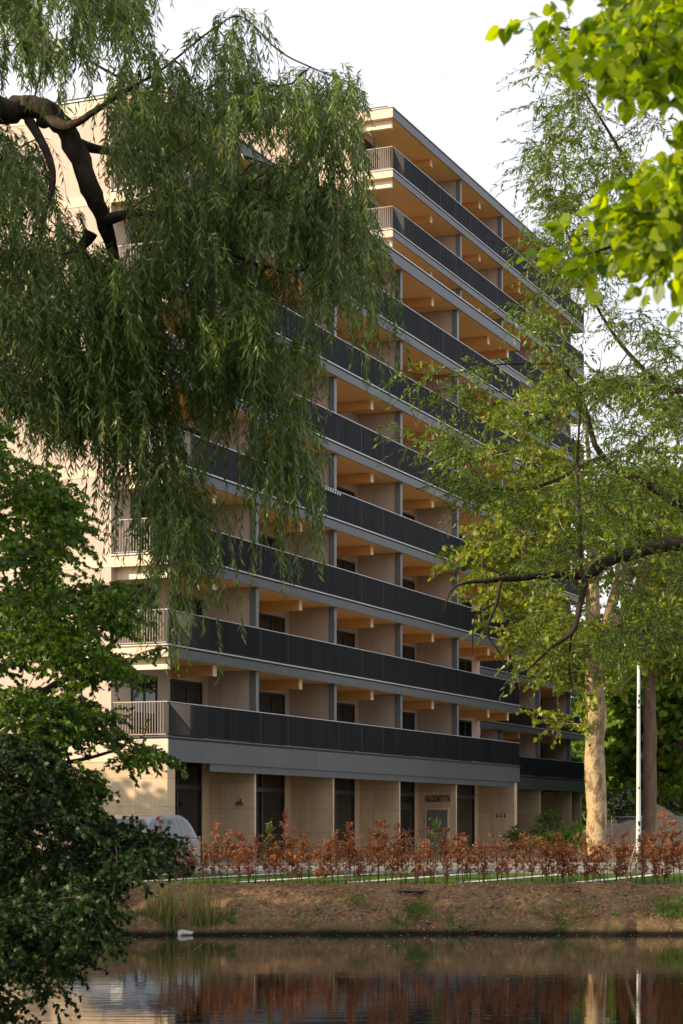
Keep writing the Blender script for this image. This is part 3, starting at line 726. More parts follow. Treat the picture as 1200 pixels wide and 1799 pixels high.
# ------------------------------------------------------------------ white pole
pp = at(1122, 1527, 62.9); pl = empty('street_pole', (pp[0], pp[1], 0), label='tall slender white painted pole with black stickers beside the road', cat='pole')
MB().tube([(0, 0, -.1), (0, 0, 1.2), (0, 0, 1.25), (0, 0, 6.35)], [.085, .082, .072, .045], 14).build('pole', M['pole'], pl)
MB().tube([(0, 0, 6.35), (0, 0, 6.45)], [.05, .015], 10).build('cap', M['steel'], pl)
for (z, h, a) in ((5.15, .12, 0), (5.35, .08, .2), (5.0, .05, -.2), (1.35, .14, .1), (1.15, .08, -.2), (.85, .22, .2), (2.5, .05, 0)):
    rr = .088-.006*z
    s = MB(); n = 5; vs = []
    for k in range(n): t = R(-90)+a+(k-2)*.28; vs += [(rr*math.cos(t), rr*math.sin(t), z+.02*math.sin(k*2)), (rr*math.cos(t), rr*math.sin(t), z+h+.02*math.cos(k*2))]
    s.add(vs, [(2*k, 2*k+2, 2*k+3, 2*k+1) for k in range(n-1)]); s.build('sticker', M['sign'], pl)

# ------------------------------------------------------------------ willow (left)
DW = 24
def lim(pts): return [(*at(x, y, d), r) for x, y, d, r in pts]
wl = [lim([(-420, 900, 23, .42), (-330, 600, 23, .36), (-200, 330, 23, .28), (-60, 215, 23.5, .19), (20, 205, 24, .145), (75, 210, 24, .13), (118, 250, 24, .125), (150, 320, 24, .12), (182, 385, 24, .10), (203, 440, 24.3, .075), (215, 500, 24.6, .045), (205, 580, 24.9, .028), (225, 680, 25, .014)]),
      lim([(160, 408, 24, .08), (140, 450, 24, .05), (150, 520, 24.2, .035), (165, 600, 24.4, .022), (150, 690, 24.4, .012)]),
      lim([(75, 212, 24, .09), (120, 222, 23.6, .05), (170, 195, 23.4, .035), (225, 160, 23.3, .022), (290, 120, 23, .014), (370, 55, 22.8, .010), (425, 30, 22.6, .007), (490, 90, 22.3, .009), (560, 125, 22.1, .008), (630, 150, 22, .006)]),
      lim([(118, 250, 24, .08), (200, 265, 24.5, .045), (270, 250, 25, .03), (340, 255, 25.2, .022), (430, 275, 25, .016), (520, 310, 25, .012), (610, 350, 25, .008)]),
      lim([(182, 385, 24, .07), (250, 370, 23, .04), (330, 400, 22.5, .028), (420, 450, 22.5, .02), (500, 480, 22.5, .012)]),
      lim([(-200, 330, 23, .2), (-100, 100, 22, .12), (0, -60, 22, .07), (120, -120, 22, .045), (230, -60, 22.5, .02)]),
      lim([(50, 210, 24, .06), (90, 300, 23.2, .04), (70, 400, 22.6, .03), (60, 520, 22.5, .02)])]
tg_w = np.concatenate([
    sample([(-80, -160), (250, -120), (262, -15), (190, 40), (130, 90), (60, 95), (-80, 120)], 150, (21, 26), .45),
    sample([(150, 110), (230, 55), (275, 85), (310, 120), (360, 55), (415, 25), (450, 30), (470, 75), (560, 118), (632, 150), (600, 215), (420, 215), (300, 235), (200, 210)], 120, (21.4, 25.5), .6),
    sample([(200, 225), (330, 215), (470, 260), (580, 330), (650, 368), (640, 395), (585, 420), (500, 460), (380, 450), (250, 440), (210, 330)], 190, (21.5, 25.5), .8),
    sample([(-60, 150), (60, 235), (110, 290), (150, 420), (170, 530), (-60, 580)], 100, (21.5, 25.5), .7),
    sample([(190, 440), (330, 430), (500, 470), (585, 460), (560, 530), (530, 570), (420, 580), (300, 590), (210, 570)], 120, (21.5, 25.5), .75),
    sample([(250, 600), (360, 590), (480, 590), (550, 600), (555, 640), (500, 665), (440, 635), (390, 650), (345, 740), (300, 770), (240, 720)], 60, (22, 25), .7),
    sample([(225, 760), (345, 790), (350, 900), (320, 960), (250, 900)], 30, (22, 25), .3), sample([(-40, 540), (230, 560), (290, 700), (250, 790), (170, 770), (90, 720), (-40, 660)], 170, (22, 25), .65), sample([(130, 440), (260, 440), (280, 600), (150, 620)], 60, (22, 25), .4)])
# keep the thick dark limb open to view: wood first, leaves beside and behind it
lp = catmull(np.array(wl[0])); lx = 600+lp[:, 0]/lp[:, 1]*F; lz = HOR-(lp[:, 2]-EYE)/lp[:, 1]*F
tx = 600+tg_w[:, 0]/tg_w[:, 1]*F; tz = HOR-(tg_w[:, 2]-EYE)/tg_w[:, 1]*F
near_ = np.array([np.min(np.hypot(lx-a, (lz-b-25)*.7)) < 42 for a, b in zip(tx, tz)]) & (tx > 10) & (tz < 420)
tg_w = tg_w[~(near_ & (tg_w[:, 1] < 24.6))]
print('willow targets', len(tg_w))
base_w = at(-430, 1880, 23); base_w[2] = -.3
wl[0] = [(*base_w, .55)]+wl[0]
root = empty('weeping_willow', tuple(base_w), label='large weeping willow hanging over the left half of the pond with arching dark limb', cat='tree')
V, Q, nodes = branch_net(wl, tg_w, .0042, .14, .06)
link('trunk', np_mesh('trunk', V-base_w, Q, M['bark_willow'], True), root)
per = 6; n = len(tg_w)*per; O = np.repeat(tg_w, per, 0)+RNG.normal(0, .07, (n, 3))
D = RNG.normal(0, 1, (n, 3)); D[:, 2] = np.abs(D[:, 2])*.3; D = unit(D)+np.array([.30, 0, .1])
ln = RNG.uniform(.22, .75, n)*np.repeat(RNG.uniform(.7, 1.5, len(tg_w)), per)
# a few long streamers make the ragged lower edge
st_pts = np.concatenate([sample([(300, 840), (345, 840), (345, 920), (305, 920)], 6, (22.5, 23.5)), sample([(470, 690), (525, 690), (515, 800), (480, 800)], 8, (22.5, 23.5)),
                         sample([(220, 560), (290, 560), (290, 720), (230, 720)], 6, (22.5, 24)), sample([(395, 560), (450, 560), (450, 640), (400, 640)], 5, (22, 24)),
                         sample([(600, 400), (660, 400), (650, 420), (600, 430)], 5, (22, 24)), sample([(0, 420), (150, 420), (150, 520), (0, 520)], 8, (22, 24)),
                         sample([(540, 180), (610, 190), (600, 240), (545, 240)], 6, (21.5, 23))])
per2 = 9; n2 = len(st_pts)*per2; O2 = np.repeat(st_pts, per2, 0)+RNG.normal(0, .08, (n2, 3)); D2 = unit(RNG.normal(0, 1, (n2, 3))*np.array([1, 1, .2]))
a = shoots(O, D, ln, 23, .125, .023, 'lance', 'hang', ang=.85, r=.0035, down=.35)
b = shoots(O2, D2, RNG.uniform(.7, 1.9, n2), 50, .12, .025, 'lance', 'hang', ang=.75, r=.0035, down=.35, segs=8)
V, Q = cat((a[0], a[1]), (b[0], b[1])); link('crown', np_mesh('crown', V-base_w, Q, M['leaf_willow']), root)
V, Q = cat((a[2], a[3]), (b[2], b[3])); link('twigs', np_mesh('twigs', V-base_w, Q, M['twig_willow']), root)

# ------------------------------------------------------------------ dark maple (left, low over the water)
base_m = at(-260, 1700, 17); base_m[2] = -.25
ml = [[(*base_m, .22), (*at(-240, 1400, 17), .18), (*at(-200, 1150, 17.2), .13), (*at(-130, 950, 17.4), .08), (*at(-60, 820, 17.6), .04)],
      lim([(-238, 1390, 17, .11), (-100, 1330, 17.5, .07), (40, 1240, 17.8, .045), (140, 1175, 18, .026), (235, 1100, 18.2, .010)]),
      lim([(-100, 1330, 17.5, .05), (30, 1350, 17.6, .03), (120, 1340, 17.5, .02), (215, 1315, 17.5, .01)]),
      lim([(-160, 1010, 17.3, .07), (-20, 1000, 17.8, .045), (90, 950, 18, .025), (150, 880, 18.2, .012)])]
tg_m = np.concatenate([
    sample([(-80, 725), (10, 735), (70, 790), (115, 860), (140, 930), (120, 990), (-80, 980)], 135, (16.4, 20), .55),
    sample([(-80, 980), (80, 960), (110, 1050), (130, 1180), (110, 1300), (-80, 1300)], 130, (16, 20), .45),
    sample([(120, 1040), (210, 1000), (240, 1045), (315, 1100), (305, 1130), (240, 1150), (180, 1210), (120, 1200)], 62, (16.6, 19), .5),
    sample([(80, 1230), (160, 1220), (230, 1290), (200, 1310), (285, 1325), (220, 1370), (80, 1420)], 58, (16.6, 19), .5)])
tg_d = np.concatenate([
    sample([(-80, 1300), (80, 1300), (130, 1410), (200, 1450), (285, 1478), (298, 1512), (200, 1550), (90, 1600), (-80, 1600)], 310, (15.5, 19.5), .25),
    sample([(180, 1445), (260, 1455), (300, 1480), (290, 1505), (190, 1510)], 30, (16, 18.5)),
    sample([(-80, 1590), (165, 1550), (195, 1600), (175, 1650), (110, 1710), (80, 1780), (20, 1840), (-80, 1850)], 210, (15, 18.6), .15)])
make_tree('overhanging_maple', 'fresh green maple with layered sprays at the left edge in front of the sunlit gable', 'tree', base_m, ml, tg_m,
          [M['bark_dark'], M['leaf_maple']], 7, (.14, .36), 14, .050, .040, 'maple', droop=.35, ang=.9, tip=.004, arch=.10, maxr=.05, flat=.25, r=.003, down=.2)

base_d = at(-200, 1740, 16.6); base_d[2] = -.25
dl = [[(*base_d, .14), (*at(-190, 1560, 16.7), .11), (*at(-150, 1400, 17), .07), (*at(-80, 1330, 17), .03)],
      lim([(-185, 1540, 16.7, .08), (-60, 1500, 17, .055), (80, 1500, 17.2, .035), (180, 1485, 17.5, .018), (240, 1490, 17.6, .008)]),
      lim([(-195, 1600, 16.7, .08), (-80, 1630, 16.6, .055), (50, 1640, 16.6, .035), (130, 1620, 16.8, .015)])]
make_tree('waterside_shrub', 'shade-darkened spreading shrub in the lower left corner with leaves touching the water', 'shrub', base_d, dl, tg_d,
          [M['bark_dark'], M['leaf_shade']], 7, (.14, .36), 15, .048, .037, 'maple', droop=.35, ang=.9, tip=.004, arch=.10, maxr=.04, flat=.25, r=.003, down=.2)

# ------------------------------------------------------------------ white willow on the right bank
base_r = np.array([9.6, 31, -.15])
rl = [[(*base_r, .42), (9.3, 31, 2.5, .36), (*at(1560, 1080, 31), .28), (*at(1420, 960, 31), .22), (*at(1320, 600, 31.5), .16), (*at(1260, 300, 32), .10), (*at(1180, 100, 32), .05)],
      lim([(1440, 1000, 31, .19), (1300, 955, 31, .15), (1200, 962, 30.5, .115), (1130, 975, 30.2, .10), (1080, 992, 30, .095), (1035, 1016, 30, .085), (985, 1016, 30, .065), (930, 1018, 29.8, .05), (870, 1020, 29.6, .035), (800, 1030, 29.5, .018), (780, 1075, 29.4, .01)]),
      lim([(1028, 1018, 30, .055), (1018, 1065, 29.8, .045), (1005, 1110, 29.7, .035), (965, 1140, 29.5, .022), (925, 1180, 29.4, .012)]),
      lim([(1005, 1112, 29.7, .02), (1000, 1170, 29.7, .014), (1010, 1230, 29.7, .008)]),
      lim([(880, 1022, 29.6, .03), (872, 1062, 29.4, .024), (857, 1110, 29.2, .018), (880, 1150, 29.2, .013), (905, 1210, 29.2, .009)]),
      lim([(870, 1060, 29.4, .012), (835, 1085, 29.3, .01), (830, 1150, 29.3, .006)]),
      lim([(1300, 955, 31, .10), (1160, 860, 31.5, .07), (1060, 800, 31.8, .05), (1020, 690, 32, .035), (985, 640, 32, .022), (930, 560, 32, .012)]),
      lim([(1060, 800, 31.8, .035), (960, 850, 31, .026), (880, 860, 30.5, .018), (800, 845, 30, .012), (730, 860, 30, .008)]),
      lim([(1330, 600, 31.5, .08), (1200, 690, 32, .05), (1120, 640, 32, .035), (1040, 520, 32, .022), (960, 300, 32, .010)]),
      lim([(1020, 1016, 30, .04), (1020, 930, 30.4, .03), (1015, 800, 30.8, .022), (1020, 720, 31, .014)]),
      lim([(1280, 420, 32, .07), (1150, 370, 32, .04), (1080, 250, 32, .025), (1000, 120, 32, .012)]),
      lim([(985, 640, 32, .02), (880, 640, 31.5, .014), (770, 660, 31, .010), (700, 650, 30.6, .006)])]
tg_r = np.concatenate([
    sample([(875, 130), (915, 90), (1000, 50), (1130, 60), (1180, 200), (1120, 260), (980, 220), (890, 190)], 44, (30, 34), .5),
    sample([(920, 240), (1000, 230), (1120, 280), (1110, 400), (1010, 420), (955, 370), (925, 300)], 66, (30, 34), .5),
    sample([(920, 400), (1000, 400), (1110, 420), (1100, 520), (1020, 520), (980, 500), (930, 470)], 44, (29.5, 34), .5),
    sample([(915, 500), (960, 510), (1010, 560), (1000, 640), (940, 600), (900, 560)], 14, (29.5, 33), .5),
    sample([(1010, 530), (1100, 530), (1200, 580), (1200, 680), (1080, 700), (1020, 650)], 50, (30, 34), .5),
    sample([(960, 640), (1050, 650), (1240, 700), (1240, 820), (1080, 860), (930, 880), (900, 820), (930, 720)], 88, (29, 34), .7),
    sample([(690, 660), (800, 650), (880, 640), (900, 690), (860, 730), (740, 700)], 15, (29.5, 32), .6),
    sample([(690, 740), (760, 750), (880, 750), (910, 880), (850, 880), (780, 850), (720, 800)], 36, (29, 32), .6),
    sample([(880, 880), (960, 870), (1240, 820), (1240, 980), (1080, 985), (980, 1000), (900, 990), (860, 930)], 62, (28.5, 33), .6),
    sample([(960, 1010), (1060, 1000), (1230, 990), (1230, 1110), (1100, 1150), (1020, 1150), (960, 1100)], 46, (28.5, 33), .6),
    sample([(930, 1080), (980, 1080), (1005, 1160), (950, 1170), (920, 1140)], 9, (29, 32), .2)])
make_tree('white_willow', 'open crowned willow reaching in from the right edge with a long crooked horizontal limb', 'tree', base_r, rl, tg_r,
          [M['bark_willow'], M['leaf_willow2']], 6, (.25, .80), 15, .105, .030, 'lance', droop=.35, ang=.8, tip=.0035, arch=.05, maxr=.05, flat=.6, r=.0035, bias=(-.25, 0, 0), down=.25)

# ------------------------------------------------------------------ lime branch close to the camera, top right
base_l = np.array([3.6, 6.5, -.1])
ll = [[(*base_l, .16), (3.5, 6.6, 2.0, .14), (3.2, 6.8, 3.6, .11), (*at(1750, -400, 7), .06)],
      [(*at(1750, -400, 7), .05)]+lim([(1500, -160, 7, .03), (1300, -50, 7.1, .018), (1190, 30, 7.1, .012), (1080, 60, 7.1, .007), (960, 45, 7.1, .004)]),
      [(3.2, 6.8, 3.6, .05)]+lim([(1450, 250, 7, .022), (1290, 330, 7.2, .014), (1180, 390, 7.3, .009), (1080, 430, 7.3, .006), (1000, 455, 7.3, .004)]),
      lim([(1300, -50, 7.1, .016), (1220, 130, 7.0, .010), (1160, 200, 7.0, .006)])]
tg_l = np.concatenate([
    sample([(1010, 60), (1060, 20), (1130, -40), (1240, -40), (1240, 200), (1180, 170), (1130, 130), (1060, 140), (1020, 100)], 54, (6.3, 8.2)),
    sample([(1070, 345), (1130, 310), (1240, 250), (1240, 470), (1160, 470), (1110, 420), (1070, 400)], 58, (6.3, 8.2)),
    sample([(950, 35), (985, 40), (985, 55), (955, 50)], 2, (7, 7.3)), sample([(1005, 430), (1030, 430), (1030, 445), (1005, 445)], 2, (7.2, 7.4))])
make_tree('lime_tree', 'bright yellow green lime tree reaching in at the upper right corner close to the camera', 'tree', base_l, ll, tg_l,
          [M['bark_dark'], M['leaf_lime']], 5, (.07, .19), 5, .058, .050, 'heart', droop=.35, ang=.9, tip=.002, arch=.05, maxr=.015, flat=.5, r=.0016, down=.35, step=.15)

# ------------------------------------------------------------------ plane trees by the street and woodland behind
def std_tree(name, label, x, y, h, cr, trunk_r, mats, n, leafL, leafW, kind, per=5, nl=10, fork=.4, group=None, lean=0, crown_lo=None, cx=0, cy=0, Ln=(.5, 1.1), seed=None, squash=1.0, category='tree'):
    base = np.array([x, y, -.05]); fz = h*fork
    limbs = [[(x, y, -.1, trunk_r*1.35), (x, y, .4, trunk_r), (x-lean*.4, y, fz*.6, trunk_r*.86), (x-lean*.5, y, fz, trunk_r*.8), (x+cx*.5, y+cy*.5, h*.72, trunk_r*.35), (x+cx, y+cy, h*.93, trunk_r*.1)]]
    for k in range(5):
        az = k*1.256+random.uniform(-.4, .4); rr = cr*random.uniform(.45, .7); z0 = fz*random.uniform(.9, 1.15)
        limbs.append([(x-lean*.5, y, z0, trunk_r*.42), (x+math.cos(az)*rr*.5, y+math.sin(az)*rr*.5, z0+h*.14, trunk_r*.3), (x+cx*.7+math.cos(az)*rr, y+cy*.7+math.sin(az)*rr, z0+h*.3, trunk_r*.14)])
    lo_z = crown_lo if crown_lo is not None else fz*.8; cz = (lo_z+h)/2; hz = (h-lo_z)/2
    P = RNG.normal(0, 1, (n*3, 3)); P = unit(P)*np.power(RNG.uniform(.18, 1, (n*3, 1)), .45)
    ph = RNG.uniform(0, 6.28, 5); w_ = np.sin(P[:, 0]*5+ph[0])+np.sin(P[:, 1]*5+ph[1])+np.sin(P[:, 2]*6+ph[2])+np.sin((P[:, 0]+P[:, 2])*7+ph[3]); P = P[w_ > -.9][:n]
    P = P*np.array([cr, cr*squash, hz])*(1+.14*np.sin(P[:, 2:3]*7+ph[4]))+np.array([x+cx, y+cy, cz])
    return make_tree(name, label, category, base, limbs, P, mats, per, Ln, nl, leafL, leafW, kind, droop=.25, ang=.9, tip=.012, arch=.05, maxr=trunk_r*.3, flat=.5, r=.007, group=group, step=.8, curl=.06)
pt = at(1050, 1490, 67.9)
std_tree('plane_tree', 'large plane tree with thick mottled tan trunk lit by low sun right of the building', pt[0]+.12, 67.9, 16.5, 4.4, .37, [M['bark_plane'], M['leaf_plane']], 370, .18, .17, 'maple', per=6, nl=9, fork=.42, lean=.22, crown_lo=4.9, cx=-.55, Ln=(.4, 1.1))
pt2 = at(1150, 1488, 80)
std_tree('street_tree', 'second trunk reddish brown and thinner behind the white pole', pt2[0], 82, 17.5, 4.6, .30, [M['bark_brown'], M['leaf_plane']], 380, .18, .17, 'maple', per=6, nl=9, fork=.5, lean=-.3, crown_lo=6.5, cx=1.6, cy=1, Ln=(.5, 1.2))
woods = [(24.6, 130, 11, 4.2, 1, 'rounded light green tree directly above the sand heap'), (30.5, 134, 15, 5, 1, 'light green tree right of the sand heap'), (20.3, 112, 19, 5, 1, 'tall light green tree behind the second street trunk'), (26, 121, 22, 6, 1, 'tallest light green tree, cut by the right edge'), (20.4, 127, 12.5, 3.4, 1, 'slim light green tree between the thick tan trunk and the white pole'), (9.5, 160, 15, 5.5, 0, 'round dark tree at the end of the building'), (17, 172, 19, 6.5, 0, 'broad dark tree between the two street trunks'), (25, 158, 16, 6, 1, 'pale green tree behind the white pole'),
         (33, 176, 22, 7.5, 0, 'tall dark tree above the sand heap'), (41, 165, 18, 7, 1, 'light green tree at the right edge behind the sand heap'), (20, 150, 9, 4.5, 1, 'low pale green tree right of the tan trunk'),
         (28, 141, 8, 4.2, 0, 'low dark bushy tree behind the construction fence'), (13, 140, 7, 3.6, 0, 'low dark tree beside the far end of the balconies'), (37, 146, 10, 5, 0, 'bushy tree over the right end of the construction fence'),
         (47, 180, 24, 8, 0, 'tallest woodland tree at the right edge')]
for i, (x, y, h, cr, kd, lb) in enumerate(woods):
    std_tree('woodland_tree', lb, x, y, h, cr, .28, [M['bark_dark'], M['leaf_far2'] if kd else M['leaf_far']], int(170+cr*cr*5), .52, .46, 'oval', per=4, nl=8, fork=.3, group='woodland trees beyond the street', crown_lo=.6 if h < 12 else 1.8, Ln=(.8, 1.9))
for (x, y, h, cr, mt, nm, lb, ct) in ((17.6, 118, 3.4, 2.2, 'leaf_blossom', 'blossoming_shrub', 'shrub with white blossom behind the construction fence', 'shrub'),
                              (19.6, 104, 6.4, 1.9, 'leaf_copper', 'copper_beech', 'small dark purple leaved beech at the right edge', 'tree')):
    std_tree(nm, lb, x, y, h, cr, .10, [M['bark_dark'], M[mt]], 130, .20 if ct == 'shrub' else .16, .18, 'oval', per=5, nl=8, fork=.3, crown_lo=.4 if ct == 'shrub' else 3.5, Ln=(.3, .7), category=ct)
std_tree('garden_shrub', 'loose green shrub in front of the last ground floor bay', gX(975, 104), 104, 2.0, .95, .04, [M['bark_dark'], M['leaf_far']], 30, .13, .09, 'oval', per=5, nl=8, fork=.2, crown_lo=.2, Ln=(.25, .5), category='shrub')
std_tree('garden_shrub', 'low rounded green shrub at the foot of the thick tan trunk', gX(1000, 88), 88, 1.3, 1.5, .04, [M['bark_dark'], M['leaf_far2']], 60, .12, .09, 'oval', per=5, nl=8, fork=.2, crown_lo=.1, Ln=(.25, .5), category='shrub')
std_tree('garden_shrub', 'low dark green shrub between the two tiled piers of the rear wing', gX(930, 92), 92, 1.4, 1.2, .04, [M['bark_dark'], M['leaf_far']], 50, .12, .09, 'oval', per=5, nl=8, fork=.2, crown_lo=.1, Ln=(.25, .5), category='shrub')
bp = np.array(CA[:2])+U*30.0+Vv*.55
std_tree('balcony_plant', 'pale twiggy potted plant showing above a lower balcony railing near the far end', bp[0], bp[1], 1.7, .38, .02, [M['bark_dark'], M['leaf_blossom']], 26, .08, .04, 'oval', per=4, nl=6, fork=.3, crown_lo=.8, Ln=(.12, .3), category='plant')
for o_ in bpy.data.objects:
    if o_.name.startswith('balcony_plant'): o_.location.z = zb(3)+FH
# unseen trees added round the pond to block sun and sky; they also reflect
for i, (x, y, h, cr, lb, gp) in enumerate([(*a, 'unseen shade tree added on the left shore beyond the willow', 'added shade trees on the left shore') for a in ((-17, 19, 16, 5.5), (-19, 29, 16, 5.5), (-26, 13, 16, 5), (-20, 40.5, 12, 4.5), (-21, 50, 9, 4), (-23, 61, 8, 3.6))]
        + [(*a, 'unseen shade tree added on the near shore behind the viewer', 'added shade trees on the near shore') for a in ((-9, -9, 17, 6), (3, -12, 18, 6.5), (15, -8, 17, 6))]
        + [(*a, 'unseen shade tree added across the street right of the view', 'added shade trees right of the view') for a in ((20, 14, 16, 6),)]):
    std_tree('shade_tree', lb, x, y, h, cr, .3, [M['bark_dark'], M['leaf_far']], 190, .40, .36, 'oval', per=4, nl=8, fork=.3, group=gp, crown_lo=1.5, Ln=(.6, 1.4))

# ------------------------------------------------------------------ sand heap and construction fence
hx, hy = gX(1150, 108), 108
n_ = 40; a_ = np.linspace(-1, 1, n_); X, Y = np.meshgrid(a_, a_, indexing='ij'); rr = np.sqrt(X**2+Y**2)
Z = 2.0*np.clip(1-rr, 0, 1)**.65*(1+.28*vnoise(X*5, Y*5, 1.3, 9)+.12*vnoise(X*5, Y*5, .4, 10))-.1
sh = link('sand_heap', np_mesh('sand_heap', np.stack([X*5.6, Y*3.2, Z], -1).reshape(-1, 3), np.array([(i*n_+j, (i+1)*n_+j, (i+1)*n_+j+1, i*n_+j+1) for i in range(n_-1) for j in range(n_-1)]), M['sand'], True))
sh.location = (hx, hy, 0); tag(sh, 'brown heap of sand behind the mesh construction fence', 'sand heap')
fx0 = gX(1072, 100)
for k in range(4):
    x = fx0+k*2.5; f = empty('fence_panel', (x, 100, .05), label=['construction mesh fence panel nearest the thick tan trunk', 'construction mesh fence panel just left of the white pole', 'construction mesh fence panel with the reddish trunk in front', 'construction mesh fence panel at the right edge of the photo'][k], cat='fence panel', group='mesh construction fence panels')
    MB().tube([(.05, 0, 0), (.05, 0, 1.7)], .028, 6).tube([(2.42, 0, 0), (2.42, 0, 1.7)], .028, 6).tube([(.05, 0, 1.68), (2.42, 0, 1.68)], .022, 6).tube([(.05, 0, .1), (2.42, 0, .1)], .022, 6).build('frame', M['steel'], f)
    ms = MB()
    for q in range(1, 24): ms.box(.05+q*.1-.004, .05+q*.1+.004, -.004, .004, .1, 1.68)
    for q in range(1, 7): ms.box(.05, 2.42, .005, .012, .1+q*.23-.004, .1+q*.23+.004)
    ms.build('mesh', M['steel'], f)

# ------------------------------------------------------------------ reeds, grass, bank litter
def blades(n, xr, yr, hr, wr, name, mat, lean=.25, mask=None, zoff=0):
    x = RNG.uniform(*xr, n); y = RNG.uniform(*yr, n)
    if mask is not None: k = mask(x, y); x, y = x[k], y[k]
    n = len(x); z = height(x, y)+zoff; h = RNG.uniform(*hr, n); P = np.stack([x, y, z], 1)
    D = np.stack([RNG.normal(0, lean, n), RNG.normal(0, lean, n), np.ones(n)], 1)
    V, Q = leaves(P, D, RNG.normal(0, 1, (n, 3))*np.array([1, 1, .1])+np.array([0, -.5, 0]), h, np.full(n, wr), 'lance', .1)
    return np_mesh(name, V, Q, mat)
tag(link('grass', blades(60000, (-9, 10.5), (47.2, 57), (.025, .06), .010, 'grass', M['grassblade'], .4, mask=lambda x, y: (np.abs(((x-(y-48.4)*.418-2.75+.0) % 2.72)-.21) > .24))), 'short grass between the pond hedge and the road', 'grass', kind='stuff')
tag(link('verge_grass', blades(26000, (-9, 13), (62.8, 66.2), (.04, .09), .016, 'verge_grass', M['grassblade'], .4)), 'strip of grass between the road and the far hedge', 'grass', kind='stuff')
def bankmask(x, y):
    v = vnoise(x, y, .9, 21)+.6*vnoise(x, y, .3, 22)+.4*vnoise(x, y, .12, 23)
    p = smooth((v-.0)/.8)*np.exp(-np.clip(y-44.4, 0, 9)/.42)
    p = np.maximum(p, 1.3*np.exp(-((x-gX(735, 45))/.22)**2-((y-44.95)/.32)**2))
    p = np.maximum(p, smooth((x-gX(1120, 45))/.7)*np.exp(-((y-44.8)/.5)**2)*smooth((v+.5)/.8))
    return RNG.uniform(0, 1, len(x)) < p
tag(link('bank_weeds', blades(60000, (-8, 9), (44.2, 46.2), (.05, .20), .018, 'bank_weeds', M['grassblade'], .5, mask=bankmask)), 'patches of green weeds along the foot of the bank', 'weeds', kind='stuff')
def reedclump(cx, n, hmax, lab, spread):
    b = np.array([gX(cx, 44.25), 44.25, -1.05]); P = np.zeros((n, 3)); P[:, 0] = RNG.normal(0, spread, n); P[:, 1] = RNG.normal(0, .14, n)
    D = np.stack([RNG.normal(0, .13, n), RNG.normal(0, .13, n), np.ones(n)], 1); h = hmax*RNG.uniform(.35, 1, n)
    V, Q = leaves(P, D, RNG.normal(0, 1, (n, 3))*np.array([.4, 1, .1]), h, np.full(n, .024), 'lance', .1)
    o = link('reed_clump', np_mesh('reed_clump', V, Q, M['reed'])); o.location = b; tag(o, lab, 'reeds', 'reed clumps at the water edge')
reedclump(292, 190, 1.45, 'widest reed clump at the water edge beside the dark maple', .17)
reedclump(345, 60, 1.45, 'tall thin reed clump just right of the flat grey stone', .10)
reedclump(368, 34, 1.9, 'sparse tallest reed clump standing in front of the bank', .09)
reedclump(262, 60, 1.0, 'short reed clump at the left next to the maple leaves', .10)
# twigs and clods: countless litter on the soil
n = 900; x = RNG.uniform(-6, 8.4, n); y = RNG.uniform(44.5, 47.0, n); z = height(x, y)+.012; a = RNG.uniform(0, 3.14, n); ln = .04+.45*RNG.power(.45, n)
A = np.stack([x, y, z], 1); B = A+np.stack([np.cos(a)*ln, np.sin(a)*ln*.5, RNG.uniform(-.02, .10, n)*ln*4], 1)
V, Q = seg_tubes(A, B, np.full(n, .007), np.full(n, .004), 4); tag(link('fallen_twigs', np_mesh('fallen_twigs', V, Q, M['debris'])), 'pale fallen twigs scattered over the bare bank', 'twigs', kind='stuff')
n = 3800; x = RNG.uniform(-6.5, 8.8, n); y = 44.4+2.6*RNG.uniform(0, 1, n); P = np.stack([x, y, height(x, y)+.008], 1); s = RNG.uniform(.012, .045, n)
V, Q = leaves(P, RNG.normal(0, 1, (n, 3))*np.array([1, 1, .3]), RNG.normal(0, .5, (n, 3))+np.array([0, -.5, 1]), s*1.4, s, 'oval', .3)
tag(link('leaf_litter', np_mesh('leaf_litter', V, Q, M['leaf_dry'])), 'dry brown leaves scattered over the bare bank', 'leaf litter', kind='stuff')
n = 3600; x = RNG.uniform(-6.5, 8.8, n); y = RNG.uniform(44.4, 46.9, n); P = np.stack([x, y, height(x, y)-.004], 1); s = .010+.060*RNG.power(.35, n)
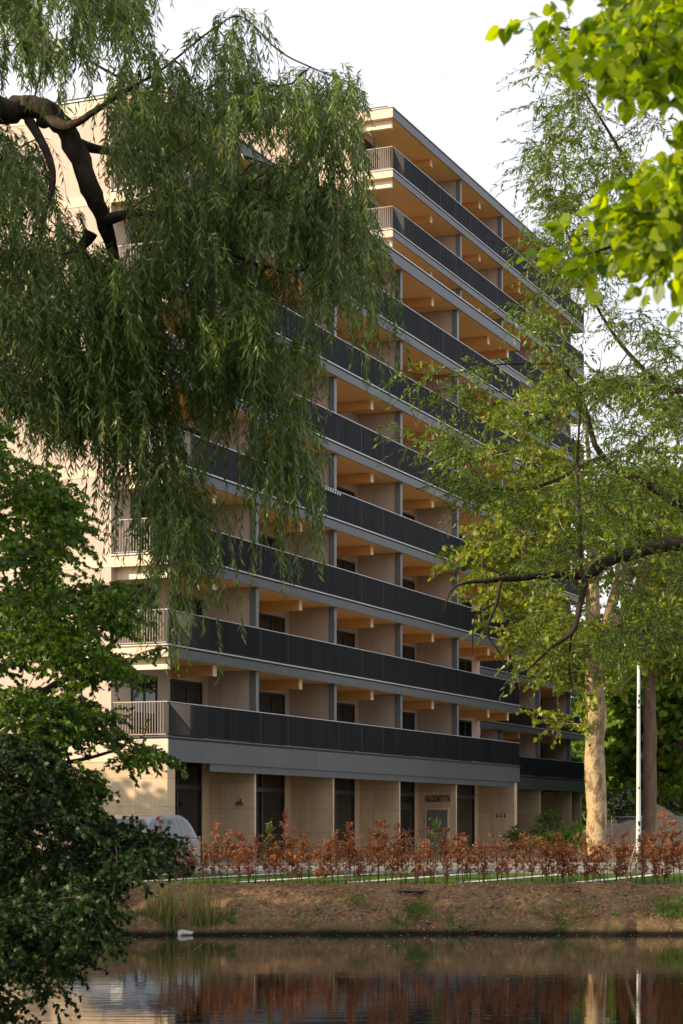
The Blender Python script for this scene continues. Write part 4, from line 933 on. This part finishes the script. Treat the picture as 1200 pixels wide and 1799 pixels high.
octv = np.array([(1, 0, 0), (0, 1, 0), (-1, 0, 0), (0, -1, 0), (0, 0, 1), (0, 0, -1)], float); octf = np.array([(0, 1, 4), (1, 2, 4), (2, 3, 4), (3, 0, 4), (1, 0, 5), (2, 1, 5), (3, 2, 5), (0, 3, 5)])
V = (P[:, None, :]+octv[None]*s[:, None, None]*RNG.uniform(.5, 1.2, (n, 6, 1))*np.array([1.2, 1, .7])).reshape(-1, 3); Q = (np.arange(n)[:, None, None]*6+octf[None]).reshape(-1, 3)
tag(link('soil_clods', np_mesh('soil_clods', V, Q, M['ground'])), 'crumbly clods of brown soil on the bank', 'soil clods', kind='stuff')
n = 900; x = RNG.uniform(-5, 8, n); y = 44.1-RNG.power(3, n)[::-1]*0-RNG.exponential(3.2, n); k = y > 25; x, y = x[k], y[k]; n = len(x); P = np.stack([x, y, np.full(n, -.997)], 1); s = RNG.uniform(.015, .05, n)
V, Q = leaves(P, RNG.normal(0, 1, (n, 3))*np.array([1, 1, 0]), np.tile([0, 0, 1.], (n, 1)), s*1.4, s, 'oval', 0)
tag(link('floating_leaves', np_mesh('floating_leaves', V, Q, M['debris'])), 'small leaves and scum floating on the pond', 'floating leaves', kind='stuff')
sb = MB()
def lump(name, px, d, sx, sy, sz, mat, label, ct, dz=0, seed=3):
    rg = np.random.default_rng(seed); bm = bmesh.new(); bmesh.ops.create_icosphere(bm, subdivisions=3, radius=1)
    for v in bm.verts:
        c = v.co; k = 1+.16*math.sin(c.x*4+seed)+.12*math.sin(c.y*5+c.z*3)+rg.normal(0, .02); v.co = Vector((c.x*sx*k, c.y*sy*k, c.z*sz*k))
    me = bpy.data.meshes.new(name); bm.to_mesh(me); bm.free(); me.materials.append(mat)
    o = link(name, me); x = gX(px, d); o.location = (x, d, float(height(np.array([x]), np.array([d]))[0])+dz); return tag(o, label, ct)
st_ = lump('stone', 325, 43.95, .20, .14, .07, M['stone_grey'], 'flat grey stone at the water line beside the reeds', 'stone', 0); st_.location.z = -.96
lump('plastic_sheet', 722, 46.15, .34, .16, .035, M['rag'], 'crumpled black plastic sheet lying on top of the bank', 'plastic sheet', .03, 5)
